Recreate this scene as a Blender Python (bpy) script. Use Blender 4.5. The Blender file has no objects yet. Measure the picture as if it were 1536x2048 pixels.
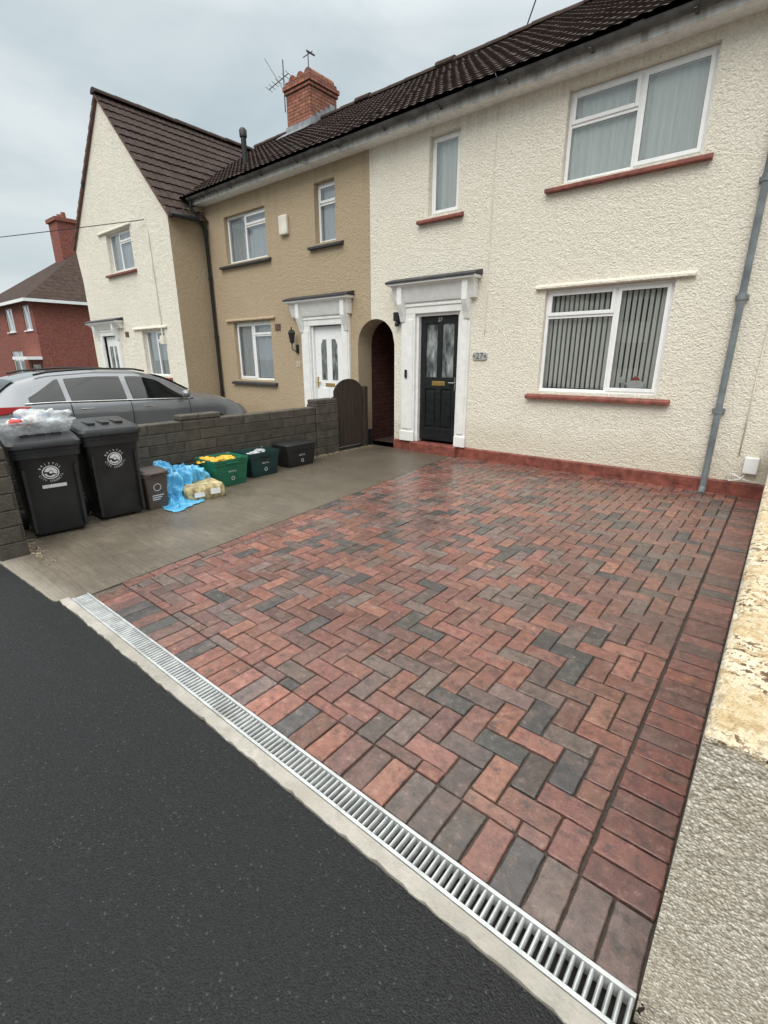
import bpy, bmesh, math, random
import numpy as np
from mathutils import Vector, Matrix, noise
random.seed(7)
rad=math.radians
sc=bpy.context.scene
sc.view_settings.view_transform='Standard'
try: sc.view_settings.look='None'
except: pass
sc.view_settings.exposure=0
COL=bpy.context.collection

# ------------------------------------------------------------------ materials
class NT:
    def __init__(s,name):
        s.m=bpy.data.materials.new(name); s.m.use_nodes=True
        s.t=s.m.node_tree; s.b=s.t.nodes['Principled BSDF']; s.o=s.t.nodes['Material Output']
    def n(s,ty,**k):
        nd=s.t.nodes.new(ty)
        for a,v in k.items(): setattr(nd,a,v)
        return nd
    def l(s,a,b): s.t.links.new(a,b)
    def coord(s,scale=(1,1,1)):
        tc=s.n('ShaderNodeTexCoord'); mp=s.n('ShaderNodeMapping'); mp.inputs['Scale'].default_value=scale
        s.l(tc.outputs['Object'],mp.inputs[0]); return mp.outputs[0]
    def xyz(s):
        sx=s.n('ShaderNodeSeparateXYZ'); tc=s.n('ShaderNodeTexCoord'); s.l(tc.outputs['Object'],sx.inputs[0]); return sx.outputs
    def noise(s,vec,scale,detail=4,rough=.55):
        nd=s.n('ShaderNodeTexNoise'); nd.inputs['Scale'].default_value=scale; nd.inputs['Detail'].default_value=detail
        nd.inputs['Roughness'].default_value=rough
        s.l(vec,nd.inputs['Vector']); return nd.outputs['Fac']
    def vor(s,vec,scale,out='Distance'):
        nd=s.n('ShaderNodeTexVoronoi'); nd.inputs['Scale'].default_value=scale; s.l(vec,nd.inputs['Vector']); return nd.outputs[out]
    def ramp(s,fac,stops):
        nd=s.n('ShaderNodeValToRGB'); s.l(fac,nd.inputs[0]); e=nd.color_ramp.elements
        while len(e)<len(stops): e.new(.5)
        for i,(p,c) in enumerate(stops):
            e[i].position=p; e[i].color=(c[0],c[1],c[2],1) if hasattr(c,'__len__') else (c,c,c,1)
        return nd.outputs[0]
    def mix(s,fac,a,b,mode='MIX'):
        nd=s.n('ShaderNodeMix',data_type='RGBA',blend_type=mode)
        for sock,v in ((nd.inputs[0],fac),(nd.inputs[6],a),(nd.inputs[7],b)):
            if isinstance(v,(int,float)): sock.default_value=v
            elif isinstance(v,tuple): sock.default_value=(v[0],v[1],v[2],1)
            else: s.l(v,sock)
        return nd.outputs[2]
    def math(s,op,a,b=0.0,c=None):
        nd=s.n('ShaderNodeMath',operation=op)
        for i,v in enumerate((a,b,c)):
            if v is None: continue
            if isinstance(v,(int,float)): nd.inputs[i].default_value=v
            else: s.l(v,nd.inputs[i])
        return nd.outputs[0]
    def bump(s,h,strength=.5,dist=.01):
        nd=s.n('ShaderNodeBump'); nd.inputs['Strength'].default_value=strength; nd.inputs['Distance'].default_value=dist
        s.l(h,nd.inputs['Height']); s.l(nd.outputs[0],s.b.inputs['Normal'])
    def col(s,c):
        if isinstance(c,tuple): s.b.inputs['Base Color'].default_value=(c[0],c[1],c[2],1)
        else: s.l(c,s.b.inputs['Base Color'])
    def rough(s,r):
        if isinstance(r,(int,float)): s.b.inputs['Roughness'].default_value=r
        else: s.l(r,s.b.inputs['Roughness'])

def plain(name,c,r=.5,metal=0,var=.12,sc_=6,bump=0,bs=60,spec=.5):
    t=NT(name); v=t.coord()
    f=t.noise(v,sc_,6)
    lo=tuple(x*(1-var*1.6) for x in c); hi=tuple(min(1,x*(1+var)) for x in c)
    t.col(t.ramp(f,[(.3,lo),(.7,hi)])); t.rough(t.ramp(t.noise(v,sc_*2.3,4),[(.3,max(0,r-.08)),(.7,min(1,r+.1))]))
    t.b.inputs['Metallic'].default_value=metal
    t.b.inputs['Specular IOR Level'].default_value=spec
    if bump: t.bump(t.noise(v,bs,3),bump,.004)
    return t.m

def roughcast(name,c,scale=30,dist=.02,dirt=.25,eave=.4):
    t=NT(name); v=t.coord()
    a=t.noise(v,scale,5,.7); b=t.vor(v,scale*1.4); b2=t.noise(v,scale*.35,3,.5)
    h=t.math('ADD',t.math('ADD',t.math('MULTIPLY',a,1.3),t.math('MULTIPLY',b,-.4)),t.math('MULTIPLY',b2,.9))
    big=t.noise(v,1.3,5,.6)
    st=t.coord((5,5,.35)); streak=t.noise(st,1.6,5,.65)
    base=t.mix(t.ramp(a,[(.32,.0),(.62,1.0)]),tuple(x*.78 for x in c),tuple(min(.95,x*1.03) for x in c))
    base=t.mix(t.ramp(big,[(.4,0.),(.75,dirt)]),base,tuple(x*y for x,y in zip(c,(.76,.71,.62))))
    base=t.mix(t.ramp(streak,[(.52,0.),(.75,dirt*.8)]),base,tuple(x*y for x,y in zip(c,(.72,.67,.6))))
    X_,Y_,Z_=t.xyz()
    z=t.math('ADD',Z_,t.math('MULTIPLY',big,-.7))
    base=t.mix(t.ramp(z,[(.0,.35),(.25,0.)]),base,tuple(x*y for x,y in zip(c,(.6,.56,.48))))
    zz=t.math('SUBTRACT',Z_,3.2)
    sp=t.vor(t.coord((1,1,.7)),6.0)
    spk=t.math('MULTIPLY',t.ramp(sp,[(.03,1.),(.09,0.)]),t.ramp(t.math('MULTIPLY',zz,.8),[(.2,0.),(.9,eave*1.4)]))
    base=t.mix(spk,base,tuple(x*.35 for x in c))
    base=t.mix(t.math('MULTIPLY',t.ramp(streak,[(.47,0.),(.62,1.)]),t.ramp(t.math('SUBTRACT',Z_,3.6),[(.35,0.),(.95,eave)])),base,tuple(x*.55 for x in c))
    t.col(base); t.rough(.92); t.b.inputs['Specular IOR Level'].default_value=.2
    t.bump(h,.95,dist)
    return t.m

M={}
M['cream']=roughcast('cream_roughcast',(.93,.875,.755),38,.018,.14,.35)
M['cream2']=roughcast('gable_roughcast',(.90,.86,.75),33,.018,.18,.06)
M['tan']=roughcast('tan_roughcast',(.52,.415,.285),38,.017,.2,.35)
M['white']=plain('white_upvc',(.87,.88,.88),.3,var=.03)
M['whitepaint']=plain('white_gloss_paint',(.83,.83,.81),.42,var=.05,sc_=9,bump=.2)
M['redpaint']=plain('red_masonry_paint',(.235,.070,.050),.5,var=.32,sc_=11,bump=.5,bs=50)
M['darksill']=plain('dark_sill_paint',(.045,.043,.045),.55)
M['lead']=plain('lead_flashing',(.035,.037,.042),.5,var=.3,bump=.6,bs=25)
M['leadgrey']=plain('grey_lead',(.25,.27,.29),.45,var=.25,bump=.4,bs=20)
M['blackdoor']=plain('black_door_paint',(.013,.014,.016),.28)
M['black']=plain('black_plastic',(.012,.012,.013),.45)
M['binblack']=plain('bin_plastic',(.017,.018,.02),.38,var=.3,bump=.2,bs=260)
M['greypipe']=plain('grey_pipe_plastic',(.20,.225,.24),.4,var=.2)
M['gutter']=plain('weathered_gutter',(.10,.098,.095),.6,var=.4,sc_=7)
M['brass']=plain('brass',(.55,.38,.14),.35,metal=.8)
M['chrome']=plain('chrome',(.6,.6,.6),.2,metal=1)
M['interior']=plain('dark_interior',(.18,.18,.17),.9)
M['rubber']=plain('tyre_rubber',(.02,.02,.02),.8)
M['green']=plain('green_box_plastic',(.012,.13,.07),.4,var=.25)
M['darkgreen']=plain('dark_green_box_plastic',(.006,.035,.035),.4,var=.25)
M['brownplastic']=plain('brown_caddy_plastic',(.085,.06,.05),.5)
M['yellow']=plain('yellow_plastic',(.75,.46,.05),.4,var=.2)
M['red']=plain('red_plastic',(.5,.05,.05),.5)
M['blueplastic']=plain('blue_plastic',(.1,.25,.5),.4)
M['cloud']=plain('white_polythene',(.8,.81,.82),.3,bump=.6,bs=40)
M['print']=plain('white_print',(.66,.67,.67),.5,var=.06,sc_=40)
M['card']=plain('printed_card',(.46,.38,.20),.6,var=.5,sc_=16)
M['letter']=plain('dark_lettering',(.02,.02,.02),.4)
M['ceram']=plain('number_plaque',(.45,.44,.42),.3)
M['aerial']=plain('aerial_metal',(.12,.12,.13),.5,metal=.6)
M['terracotta']=plain('terracotta',(.26,.10,.06),.8,var=.3,bump=.4)
M['verge']=plain('verge_mortar',(.15,.085,.065),.85,var=.4,bump=.4)
M['cream_plastic']=plain('cream_plastic',(.78,.74,.64),.4)

def fascia(name,a,b,st):
    t=NT(name); v=t.coord((3,3,.6)); f=t.noise(v,4,6,.7); v2=t.coord((7,1,1)); g=t.noise(v2,1.0,4)
    t.col(t.mix(t.ramp(g,[(.52,0.),(.7,st)]),t.ramp(f,[(.35,a),(.6,b)]),(.16,.155,.15))); t.rough(.7); return t.m
M['fascia']=fascia('weathered_fascia',(.58,.58,.56),(.78,.78,.76),.55)
M['soffit']=fascia('soffit_board',(.72,.72,.70),(.88,.88,.86),.15)
def wood(name,a,b):
    t=NT(name); v=t.coord((30,30,1.5)); f=t.noise(v,1.5,6,.6)
    t.col(t.ramp(f,[(.3,a),(.7,b)])); t.rough(.75); t.bump(f,.5,.006); return t.m
M['wood']=wood('weathered_wood',(.022,.015,.010),(.070,.046,.034))

def glass():
    t=NT('window_glass'); t.t.nodes.remove(t.b)
    tr=t.n('ShaderNodeBsdfTransparent'); tr.inputs[0].default_value=(.95,.97,.96,1)
    gl=t.n('ShaderNodeBsdfGlossy'); gl.inputs['Roughness'].default_value=.015; gl.inputs[0].default_value=(.95,.97,1,1)
    fr=t.n('ShaderNodeFresnel'); fr.inputs[0].default_value=1.52
    v=t.coord(); nb=t.noise(v,1.7,1); bp=t.n('ShaderNodeBump'); bp.inputs['Strength'].default_value=.06; bp.inputs['Distance'].default_value=.02
    t.l(nb,bp.inputs['Height']); t.l(bp.outputs[0],gl.inputs['Normal'])
    f=t.math('MINIMUM',t.math('MULTIPLY',fr.outputs[0],2.2),.9)
    mx=t.n('ShaderNodeMixShader'); t.l(f,mx.inputs[0]); t.l(tr.outputs[0],mx.inputs[1]); t.l(gl.outputs[0],mx.inputs[2]); t.l(mx.outputs[0],t.o.inputs[0])
    return t.m
M['glass']=glass()
def clearplastic():
    t=NT('clear_plastic'); t.t.nodes.remove(t.b)
    tr=t.n('ShaderNodeBsdfTransparent'); tr.inputs[0].default_value=(.88,.9,.91,1)
    gl=t.n('ShaderNodeBsdfPrincipled'); gl.inputs['Base Color'].default_value=(.8,.82,.84,1); gl.inputs['Roughness'].default_value=.15
    v=t.coord(); f=t.noise(v,14,5,.7)
    bp=t.n('ShaderNodeBump'); bp.inputs['Strength'].default_value=.8; bp.inputs['Distance'].default_value=.01; t.l(f,bp.inputs['Height']); t.l(bp.outputs[0],gl.inputs['Normal'])
    mx=t.n('ShaderNodeMixShader'); t.l(t.ramp(f,[(.35,.25),(.65,.7)]),mx.inputs[0])
    t.l(tr.outputs[0],mx.inputs[1]); t.l(gl.outputs[0],mx.inputs[2]); t.l(mx.outputs[0],t.o.inputs[0]); return t.m
M['clear']=clearplastic()
def curtain(name,c,s=(26,26,.5)):
    t=NT(name); v=t.coord(s); f=t.noise(v,1.3,4,.6)
    t.col(t.ramp(f,[(.3,tuple(x*.82 for x in c)),(.7,c)])); t.rough(.9); t.b.inputs['Specular IOR Level'].default_value=.1; return t.m
M['net']=curtain('net_curtain',(.93,.97,.95))
M['net2']=curtain('grey_net_curtain',(.74,.78,.82))
M['blind']=plain('vertical_blind',(.92,.93,.89),.8,var=.03)
def frost():
    t=NT('frosted_glass'); v=t.coord((9,9,3)); f=t.noise(v,1.5,3)
    t.col(t.ramp(f,[(.35,(.05,.06,.06)),(.55,(.2,.22,.22)),(.7,(.4,.42,.42))])); t.rough(.12); return t.m
M['frost']=frost()

def brick(name,c1,c2,mort,bw=.22,bh=.072,msz=.009,bump=.012,rough=.85,smooth=.3):
    t=NT(name); X_,Y_,Z_=t.xyz()
    cx=t.n('ShaderNodeCombineXYZ'); t.l(t.math('ADD',X_,Y_),cx.inputs[0]); t.l(Z_,cx.inputs[1])
    wob=t.noise(t.coord(),5,3)
    br=t.n('ShaderNodeTexBrick'); br.inputs['Scale'].default_value=1; br.inputs['Brick Width'].default_value=bw; br.inputs['Row Height'].default_value=bh
    br.inputs['Mortar Size'].default_value=msz; br.inputs['Mortar Smooth'].default_value=smooth
    br.inputs['Color1'].default_value=(*c1,1); br.inputs['Color2'].default_value=(*c2,1); br.inputs['Mortar'].default_value=(*mort,1)
    vm=t.n('ShaderNodeVectorMath',operation='ADD'); cw=t.n('ShaderNodeCombineXYZ'); t.l(t.math('MULTIPLY',wob,.02),cw.inputs[0]); t.l(t.math('MULTIPLY',wob,.016),cw.inputs[1])
    t.l(cx.outputs[0],vm.inputs[0]); t.l(cw.outputs[0],vm.inputs[1])
    t.l(vm.outputs[0],br.inputs['Vector'])
    v=t.coord(); f=t.noise(v,9,6,.65)
    c=t.mix(.8,br.outputs['Color'],t.ramp(f,[(.3,.45),(.7,1.3)]),'MULTIPLY')
    t.col(c); t.rough(rough)
    h=t.math('ADD',t.math('MULTIPLY',br.outputs['Fac'],-1.0),t.math('MULTIPLY',t.noise(v,45,4),.6))
    t.bump(h,.9,bump); return t.m
M['chimbrick']=brick('chimney_brick',(.30,.10,.06),(.42,.16,.09),(.10,.07,.06))
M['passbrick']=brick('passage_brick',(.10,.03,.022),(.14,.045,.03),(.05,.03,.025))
M['redbrick']=brick('red_house_brick',(.27,.07,.05),(.34,.10,.07),(.20,.12,.10))
M['block']=brick('dark_block',(.066,.057,.045),(.092,.080,.063),(.052,.046,.038),.44,.13,.010,.012,.8,1.0)

def tiles():
    t=NT('brown_roof_tile'); v=t.coord(); f=t.noise(v,5,6,.7); g=t.noise(v,40,3)
    c=t.ramp(f,[(.3,(.030,.020,.017)),(.5,(.050,.033,.028)),(.75,(.080,.056,.046))])
    c=t.mix(t.ramp(g,[(.55,0.),(.8,.3)]),c,(.09,.08,.06))
    t.col(c); t.rough(.85); t.b.inputs['Specular IOR Level'].default_value=.22; t.bump(g,.4,.006); return t.m
M['tile']=tiles()

def asphalt(name,lo,hi,rough=(.45,.8),spk=(.05,.05,.053)):
    t=NT(name); v=t.coord(); cellc=t.vor(v,190,'Color'); a=t.vor(v,190); g=t.noise(v,110,4,.75); big=t.noise(v,.9,5)
    sp=t.n('ShaderNodeSeparateColor'); t.l(cellc,sp.inputs[0])
    c=t.mix(t.ramp(sp.outputs[0],[(.1,0.),(.95,1.)]),lo,hi)
    c=t.mix(t.ramp(g,[(.36,.8),(.52,0.)]),c,tuple(x*.4 for x in lo))
    c=t.mix(t.ramp(big,[(.4,0.),(.7,.35)]),c,tuple(x*1.2 for x in hi))
    c=t.mix(t.ramp(sp.outputs[1],[(.985,0.),(.992,.8)]),c,spk)
    t.col(c); t.rough(t.ramp(big,[(.3,rough[0]),(.7,rough[1])])); t.b.inputs['Specular IOR Level'].default_value=.35
    t.bump(t.math('ADD',t.math('MULTIPLY',a,-1.0),g),.7,.0035); return t.m
M['asphalt']=asphalt('fresh_black_asphalt',(.0020,.0022,.0028),(.0125,.0130,.0145),(.45,.65))
M['road']=asphalt('road_asphalt',(.02,.02,.02),(.05,.05,.05))
def concrete(name,c1,c2,brush=True,rlo=.35,rhi=.75):
    t=NT(name); v=t.coord(); big=t.noise(v,1.1,6,.6); f=t.noise(v,16,6,.7); fine=t.noise(v,110,3); st=t.noise(v,4,6,.7)
    vb=t.coord((2.2,52,1)); br=t.noise(vb,1.0,4,.6)
    c=t.mix(t.ramp(big,[(.35,0.),(.65,1.)]),c1,c2)
    c=t.mix(t.ramp(f,[(.35,.5),(.65,0.)]),c,tuple(x*.55 for x in c1))
    c=t.mix(t.ramp(st,[(.5,0.),(.68,.4)]),c,tuple(x*y for x,y in zip(c1,(.66,.60,.52))))
    if brush:
        c=t.mix(t.ramp(br,[(.42,.4),(.6,0.)]),c,tuple(x*.55 for x in c1))
        X_,Y_,Z_=t.xyz()
        q=t.math('ADD',Y_,t.math('MULTIPLY',big,.5))
        c=t.mix(t.ramp(t.math('SUBTRACT',q,.6),[(.45,.6),(.60,0.)]),c,(.36,.33,.28))
        wet=t.math('ADD',t.math('MULTIPLY',Y_,.1),t.math('MULTIPLY',big,.9))
        c=t.mix(t.ramp(wet,[(.80,0.),(.98,.6)]),c,tuple(x*.55 for x in c1))
        d1=t.ramp(t.noise(t.coord((1,2,1)),1.6,5,.6),[(.5,0.),(.6,.4)])
        c=t.mix(d1,c,tuple(x*.65 for x in c1))
    t.col(c); t.rough(t.ramp(big,[(.35,rlo),(.65,rhi)]))
    h=t.math('ADD',fine,t.math('MULTIPLY',br,1.6 if brush else .3)); t.bump(h,.7,.006); return t.m
M['slab']=concrete('damp_concrete',(.150,.126,.095),(.235,.200,.153),True,.22,.42)
M['edging']=concrete('concrete_edging',(.31,.29,.25),(.50,.47,.42),False,.5,.8)
M['yard']=concrete('yard_concrete',(.15,.14,.12),(.22,.2,.18),False)
M['channel']=plain('channel_dark',(.03,.028,.025),.8)
def galv():
    t=NT('galvanised_steel'); v=t.coord(); f=t.vor(v,60); g=t.noise(v,14,5); d=t.noise(v,5,6,.7)
    c=t.mix(t.ramp(g,[(.35,0.),(.7,1.)]),(.44,.455,.455),(.66,.675,.67))
    t.col(t.mix(t.ramp(d,[(.52,0.),(.68,.5)]),c,(.28,.26,.23))); t.b.inputs['Metallic'].default_value=.6
    t.rough(t.ramp(f,[(.1,.36),(.6,.55)])); return t.m
M['galv']=galv()
def paver():
    t=NT('block_paver'); at=t.n('ShaderNodeAttribute'); at.attribute_name='tint'
    v=t.coord(); f=t.noise(v,22,7,.78); g=t.noise(v,7,5,.7); fine=t.noise(v,140,4,.7); big=t.noise(v,.75,5,.6); char=t.noise(v,11,6,.75)
    c=t.mix(1.0,at.outputs['Color'],t.ramp(f,[(.28,.30),(.5,1.),(.72,1.55)]),'MULTIPLY')
    c=t.mix(t.ramp(char,[(.32,.85),(.45,0.)]),c,(.050,.042,.039))
    c=t.mix(t.ramp(g,[(.50,0.),(.68,.42)]),c,(.29,.205,.178))
    c=t.mix(t.ramp(f,[(.57,0.),(.66,.55)]),c,(.42,.30,.255))
    c=t.mix(t.ramp(fine,[(.58,0.),(.72,.4)]),c,(.32,.22,.18))
    c=t.mix(t.ramp(big,[(.42,.5),(.6,0.)]),c,t.mix(1.0,c,(.52,.46,.43),'MULTIPLY'))
    t.col(c)
    rr=t.math('ADD',t.math('MULTIPLY',big,.55),t.math('MULTIPLY',g,.45))
    t.rough(t.ramp(rr,[(.40,.30),(.62,.6)]))
    t.b.inputs['Specular IOR Level'].default_value=.5
    t.l(t.ramp(rr,[(.43,1.0),(.60,.3)]),t.b.inputs['Coat Weight'])
    t.l(t.ramp(g,[(.4,.14),(.6,.32)]),t.b.inputs['Coat Roughness'])
    cb=t.n('ShaderNodeBump'); cb.inputs['Strength'].default_value=.35; cb.inputs['Distance'].default_value=.004; t.l(f,cb.inputs['Height']); t.l(cb.outputs[0],t.b.inputs['Coat Normal'])
    h=t.math('ADD',t.math('MULTIPLY',f,2.2),fine); t.bump(h,.9,.006); return t.m
M['paver']=paver()
def sand():
    t=NT('joint_sand'); v=t.coord(); f=t.noise(v,2.2,5,.65); g=t.noise(v,120,3)
    t.col(t.mix(t.ramp(g,[(.4,0.),(.6,.4)]),t.ramp(f,[(.35,(.018,.015,.013)),(.65,(.050,.040,.032))]),(.08,.062,.046))); t.rough(.75); t.bump(g,.8,.004); return t.m
M['sand']=sand()
M['grass']=plain('far_ground',(.06,.065,.05),.9,var=.4,sc_=1)
M['gravel']=plain('pea_gravel',(.26,.205,.14),.7,var=.5,sc_=25)
def nearwall():
    t=NT('worn_render'); v=t.coord(); X_,Y_,Z_=t.xyz()
    a=t.noise(v,150,4,.75); pv=t.vor(v,150); big=t.noise(v,5,6,.65); mid=t.noise(v,26,6,.75); bite=t.noise(v,60,4,.6)
    pc=t.n('ShaderNodeSeparateColor'); t.l(t.vor(v,150,'Color'),pc.inputs[0])
    side=t.mix(t.ramp(pc.outputs[0],[(.05,0.),(.95,1.)]),(.56,.51,.42),(.88,.83,.73))
    side=t.mix(t.ramp(pv,[(.38,0.),(.75,.6)]),side,(.33,.28,.215))
    side=t.mix(t.ramp(pc.outputs[1],[(.88,0.),(.93,.7)]),side,(.34,.28,.20))
    side=t.mix(t.ramp(big,[(.45,0.),(.7,.35)]),side,(.50,.43,.32))
    top=t.mix(t.ramp(big,[(.35,0.),(.6,1.)]),(.56,.43,.25),(.74,.66,.50))
    top=t.mix(t.ramp(mid,[(.50,0.),(.57,.8)]),top,(.44,.31,.16))
    top=t.mix(t.ramp(a,[(.56,0.),(.64,.75)]),top,(.28,.195,.11))
    top=t.mix(t.math('MULTIPLY',t.ramp(bite,[(.54,0.),(.58,1.)]),t.ramp(big,[(.42,0.),(.55,1.)])),top,(.13,.08,.045))
    zf=t.math('ADD',Z_,t.math('MULTIPLY',mid,.035))
    t.col(t.mix(t.ramp(zf,[(.795,0.),(.812,1.)]),side,top)); t.rough(.9)
    t.b.inputs['Specular IOR Level'].default_value=.2
    h=t.math('ADD',t.math('MULTIPLY',a,.9),t.math('ADD',t.math('MULTIPLY',pv,-1.0),t.math('MULTIPLY',bite,-.5))); t.bump(h,.8,.006); return t.m
M['nearwall']=nearwall()
def carpaint():
    t=NT('silver_grey_paint'); t.col((.20,.21,.225)); t.b.inputs['Metallic'].default_value=.5
    t.b.inputs['Coat Weight'].default_value=1; t.b.inputs['Coat Roughness'].default_value=.04
    v=t.coord(); t.rough(t.ramp(t.noise(v,7,5),[(.3,.26),(.7,.4)])); return t.m
M['car']=carpaint()
t=NT('car_glass'); t.col((.006,.008,.009)); t.b.inputs['Specular IOR Level'].default_value=.7; v=t.coord(); t.rough(t.ramp(t.noise(v,9,3),[(.3,.02),(.8,.07)])); M['carglass']=t.m
t=NT('tail_lamp'); t.col((.33,.01,.01)); t.rough(.15); M['tail']=t.m
def bluebag():
    t=NT('blue_polythene'); v=t.coord(); f=t.noise(v,7,5,.6)
    t.col(t.ramp(f,[(.3,(.06,.29,.52)),(.55,(.11,.43,.69)),(.8,(.42,.68,.82))])); t.rough(.25); t.bump(t.noise(v,20,4,.6),.6,.012); return t.m
M['bluebag']=bluebag()

# ------------------------------------------------------------------ mesh builder
class MB:
    def __init__(s): s.v=[]; s.f=[]
    def poly(s,*ps):
        b=len(s.v); s.v+= [tuple(p) for p in ps]; s.f.append(tuple(range(b,b+len(ps)))); return s
    def box(s,x0,x1,y0,y1,z0,z1):
        b=len(s.v)
        s.v+=[(x0,y0,z0),(x1,y0,z0),(x1,y1,z0),(x0,y1,z0),(x0,y0,z1),(x1,y0,z1),(x1,y1,z1),(x0,y1,z1)]
        s.f+=[tuple(b+i for i in q) for q in ((0,3,2,1),(4,5,6,7),(0,1,5,4),(1,2,6,5),(2,3,7,6),(3,0,4,7))]; return s
    def prism(s,pts,axis,a0,a1):
        n=len(pts); b=len(s.v)
        def P(p,a):
            if axis=='x': return (a,p[0],p[1])
            if axis=='y': return (p[0],a,p[1])
            return (p[0],p[1],a)
        s.v+=[P(p,a0) for p in pts]+[P(p,a1) for p in pts]
        s.f.append(tuple(range(b,b+n))); s.f.append(tuple(range(b+2*n-1,b+n-1,-1)))
        for i in range(n):
            j=(i+1)%n; s.f.append((b+i,b+j,b+n+j,b+n+i))
        return s
    def loft(s,rings,cap=True):
        b=len(s.v); n=len(rings[0])
        for r in rings: s.v+=[tuple(p) for p in r]
        for k in range(len(rings)-1):
            for i in range(n):
                j=(i+1)%n; s.f.append((b+k*n+i,b+k*n+j,b+(k+1)*n+j,b+(k+1)*n+i))
        if cap:
            s.f.append(tuple(range(b,b+n))); m=b+(len(rings)-1)*n; s.f.append(tuple(range(m+n-1,m-1,-1)))
        return s
    def tube(s,pts,r,n=8):
        pts=[Vector(p) for p in pts]; rings=[]
        for i,p in enumerate(pts):
            d=(pts[min(i+1,len(pts)-1)]-pts[max(i-1,0)]).normalized()
            a=d.cross(Vector((0,1,0))) if abs(d.z)>.95 else d.cross(Vector((0,0,1)))
            a.normalize(); c=d.cross(a).normalized()
            rings.append([p+a*math.cos(t*2*math.pi/n)*r+c*math.sin(t*2*math.pi/n)*r for t in range(n)])
        return s.loft(rings)
    def lathe(s,c,prof,n=16,axis='z'):
        rings=[]
        for r,h in prof:
            ring=[]
            for t in range(n):
                a=t*2*math.pi/n; u,w=r*math.cos(a),r*math.sin(a)
                o={'z':(u,w,h),'x':(h,u,w),'y':(u,h,w)}[axis]
                ring.append((c[0]+o[0],c[1]+o[1],c[2]+o[2]))
            rings.append(ring)
        return s.loft(rings)
    def grid(s,P):
        b=len(s.v); R=len(P); C=len(P[0])
        for r in P: s.v+=[tuple(p) for p in r]
        for i in range(R-1):
            for j in range(C-1):
                s.f.append((b+i*C+j,b+i*C+j+1,b+(i+1)*C+j+1,b+(i+1)*C+j))
        return s
    def obj(s,name,mat,parent=None,bevel=0,smooth=False,sharp=None,recalc=True,label=None,**k):
        me=bpy.data.meshes.new(name); me.from_pydata(s.v,[],s.f)
        if recalc:
            bm=bmesh.new(); bm.from_mesh(me); bmesh.ops.recalc_face_normals(bm,faces=bm.faces); bm.to_mesh(me); bm.free()
        me.materials.append(M[mat] if isinstance(mat,str) else mat)
        if smooth:
            for p in me.polygons: p.use_smooth=True
            if sharp:
                try: me.set_sharp_from_angle(angle=rad(sharp))
                except Exception: pass
        ob=bpy.data.objects.new(name,me); COL.objects.link(ob)
        if parent is not None: par(ob,parent)
        if bevel:
            m=ob.modifiers.new('bevel','BEVEL'); m.width=bevel; m.segments=2; m.limit_method='ANGLE'; m.angle_limit=rad(35)
        if label: ob['label']=label
        for a,b in k.items(): ob[a]=b
        return ob
def par(ob,parent):
    ob.parent=parent
    r=parent
    while r.parent is not None: r=r.parent
    if parent is r: ob.matrix_parent_inverse=Matrix.Translation(-Vector(r.location))
def thing(name,loc,label,category,group=None):
    e=bpy.data.objects.new(name,None); e.empty_display_size=.2; e.location=loc; COL.objects.link(e)
    e['label']=label; e['category']=category
    if group: e['group']=group
    return e
def top(ob,label,category,group=None):
    ob['label']=label; ob['category']=category
    if group: ob['group']=group
    return ob

def text_into(mb,body,size,origin,right,up,align='CENTER'):
    c=bpy.data.curves.new('t','FONT'); c.body=body; c.size=size; c.align_x=align; c.align_y='CENTER'; c.resolution_u=2
    o=bpy.data.objects.new('t',c); COL.objects.link(o)
    dg=bpy.context.evaluated_depsgraph_get(); me=bpy.data.meshes.new_from_object(o.evaluated_get(dg))
    R=Vector(right);U=Vector(up);O=Vector(origin); b=len(mb.v)
    for vv in me.vertices: mb.v.append(tuple(O+R*vv.co.x+U*vv.co.y))
    for p in me.polygons: mb.f.append(tuple(b+i for i in p.vertices))
    bpy.data.objects.remove(o); bpy.data.curves.remove(c); bpy.data.meshes.remove(me)

# ------------------------------------------------------------------ ground, road
MB().poly((-400,-400,-.16),(400,-400,-.16),(400,400,-.16),(-400,400,-.16)).obj('ground','grass',kind='structure')
MB().box(-60,40,-9,-2.0,-.30,-.11).obj('road','road',kind='structure')
MB().prism([(-60,-2.0),(40,-2.0),(40,.840),(-3.40,.815),(-3.44,.785),(-4.6,.735),(-60,.735)],'z',-.30,-.005).obj('pavement','asphalt',kind='structure')
MB().box(-60,40,-2.13,-2.003,-.30,.0).obj('kerb','edging',kind='structure',bevel=.015)
MB().box(-60,40,-11,-9.0,-.30,.0).obj('opposite_pavement','road',kind='structure')
g=MB(); P=[]; N=240
for i in range(N+1):
    x=-3.41+i*(3.41+3)/N
    P.append((x,.818+.008*(i/N)+.008*noise.noise(Vector((x*5,0,0)))+.010*noise.noise(Vector((x*22,0,0)))))
g.prism(P+[(3,.873),(-3.41,.873)],'z',-.1,.002); g.obj('concrete_edging','edging',kind='structure')
XL=lambda y: -3.335-.112*(y-.96)
pe=[(-4.6+i*.04,.742+.05*i/30+.010*noise.noise(Vector((i*.7,0,0)))) for i in range(30)]
MB().prism(pe+[(-3.413,.80),(-3.413,.874),(-3.375,.876),(-3.375,.985),(XL(.985)-.004,.985),(XL(6.53),6.53),(-5.2,6.53),(-5.2,6.54),(-5.62,6.54),(-5.62,.96),(-4.6,.96)],'z',-.2,0.0).obj('concrete_path','slab',kind='structure')
MB().box(-30,-5.87,.74,6.5,-.2,-.002).obj('driveway','yard',kind='structure')
MB().box(.3,12,.9,6.5,-.2,-.006).obj('yard','yard',kind='structure')
MB().prism([(XL(.97),.985),(.02,.985),(.02,6.56),(XL(6.56),6.56)],'z',-.2,-.0105).obj('joint_sand','sand',kind='structure')

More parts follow.
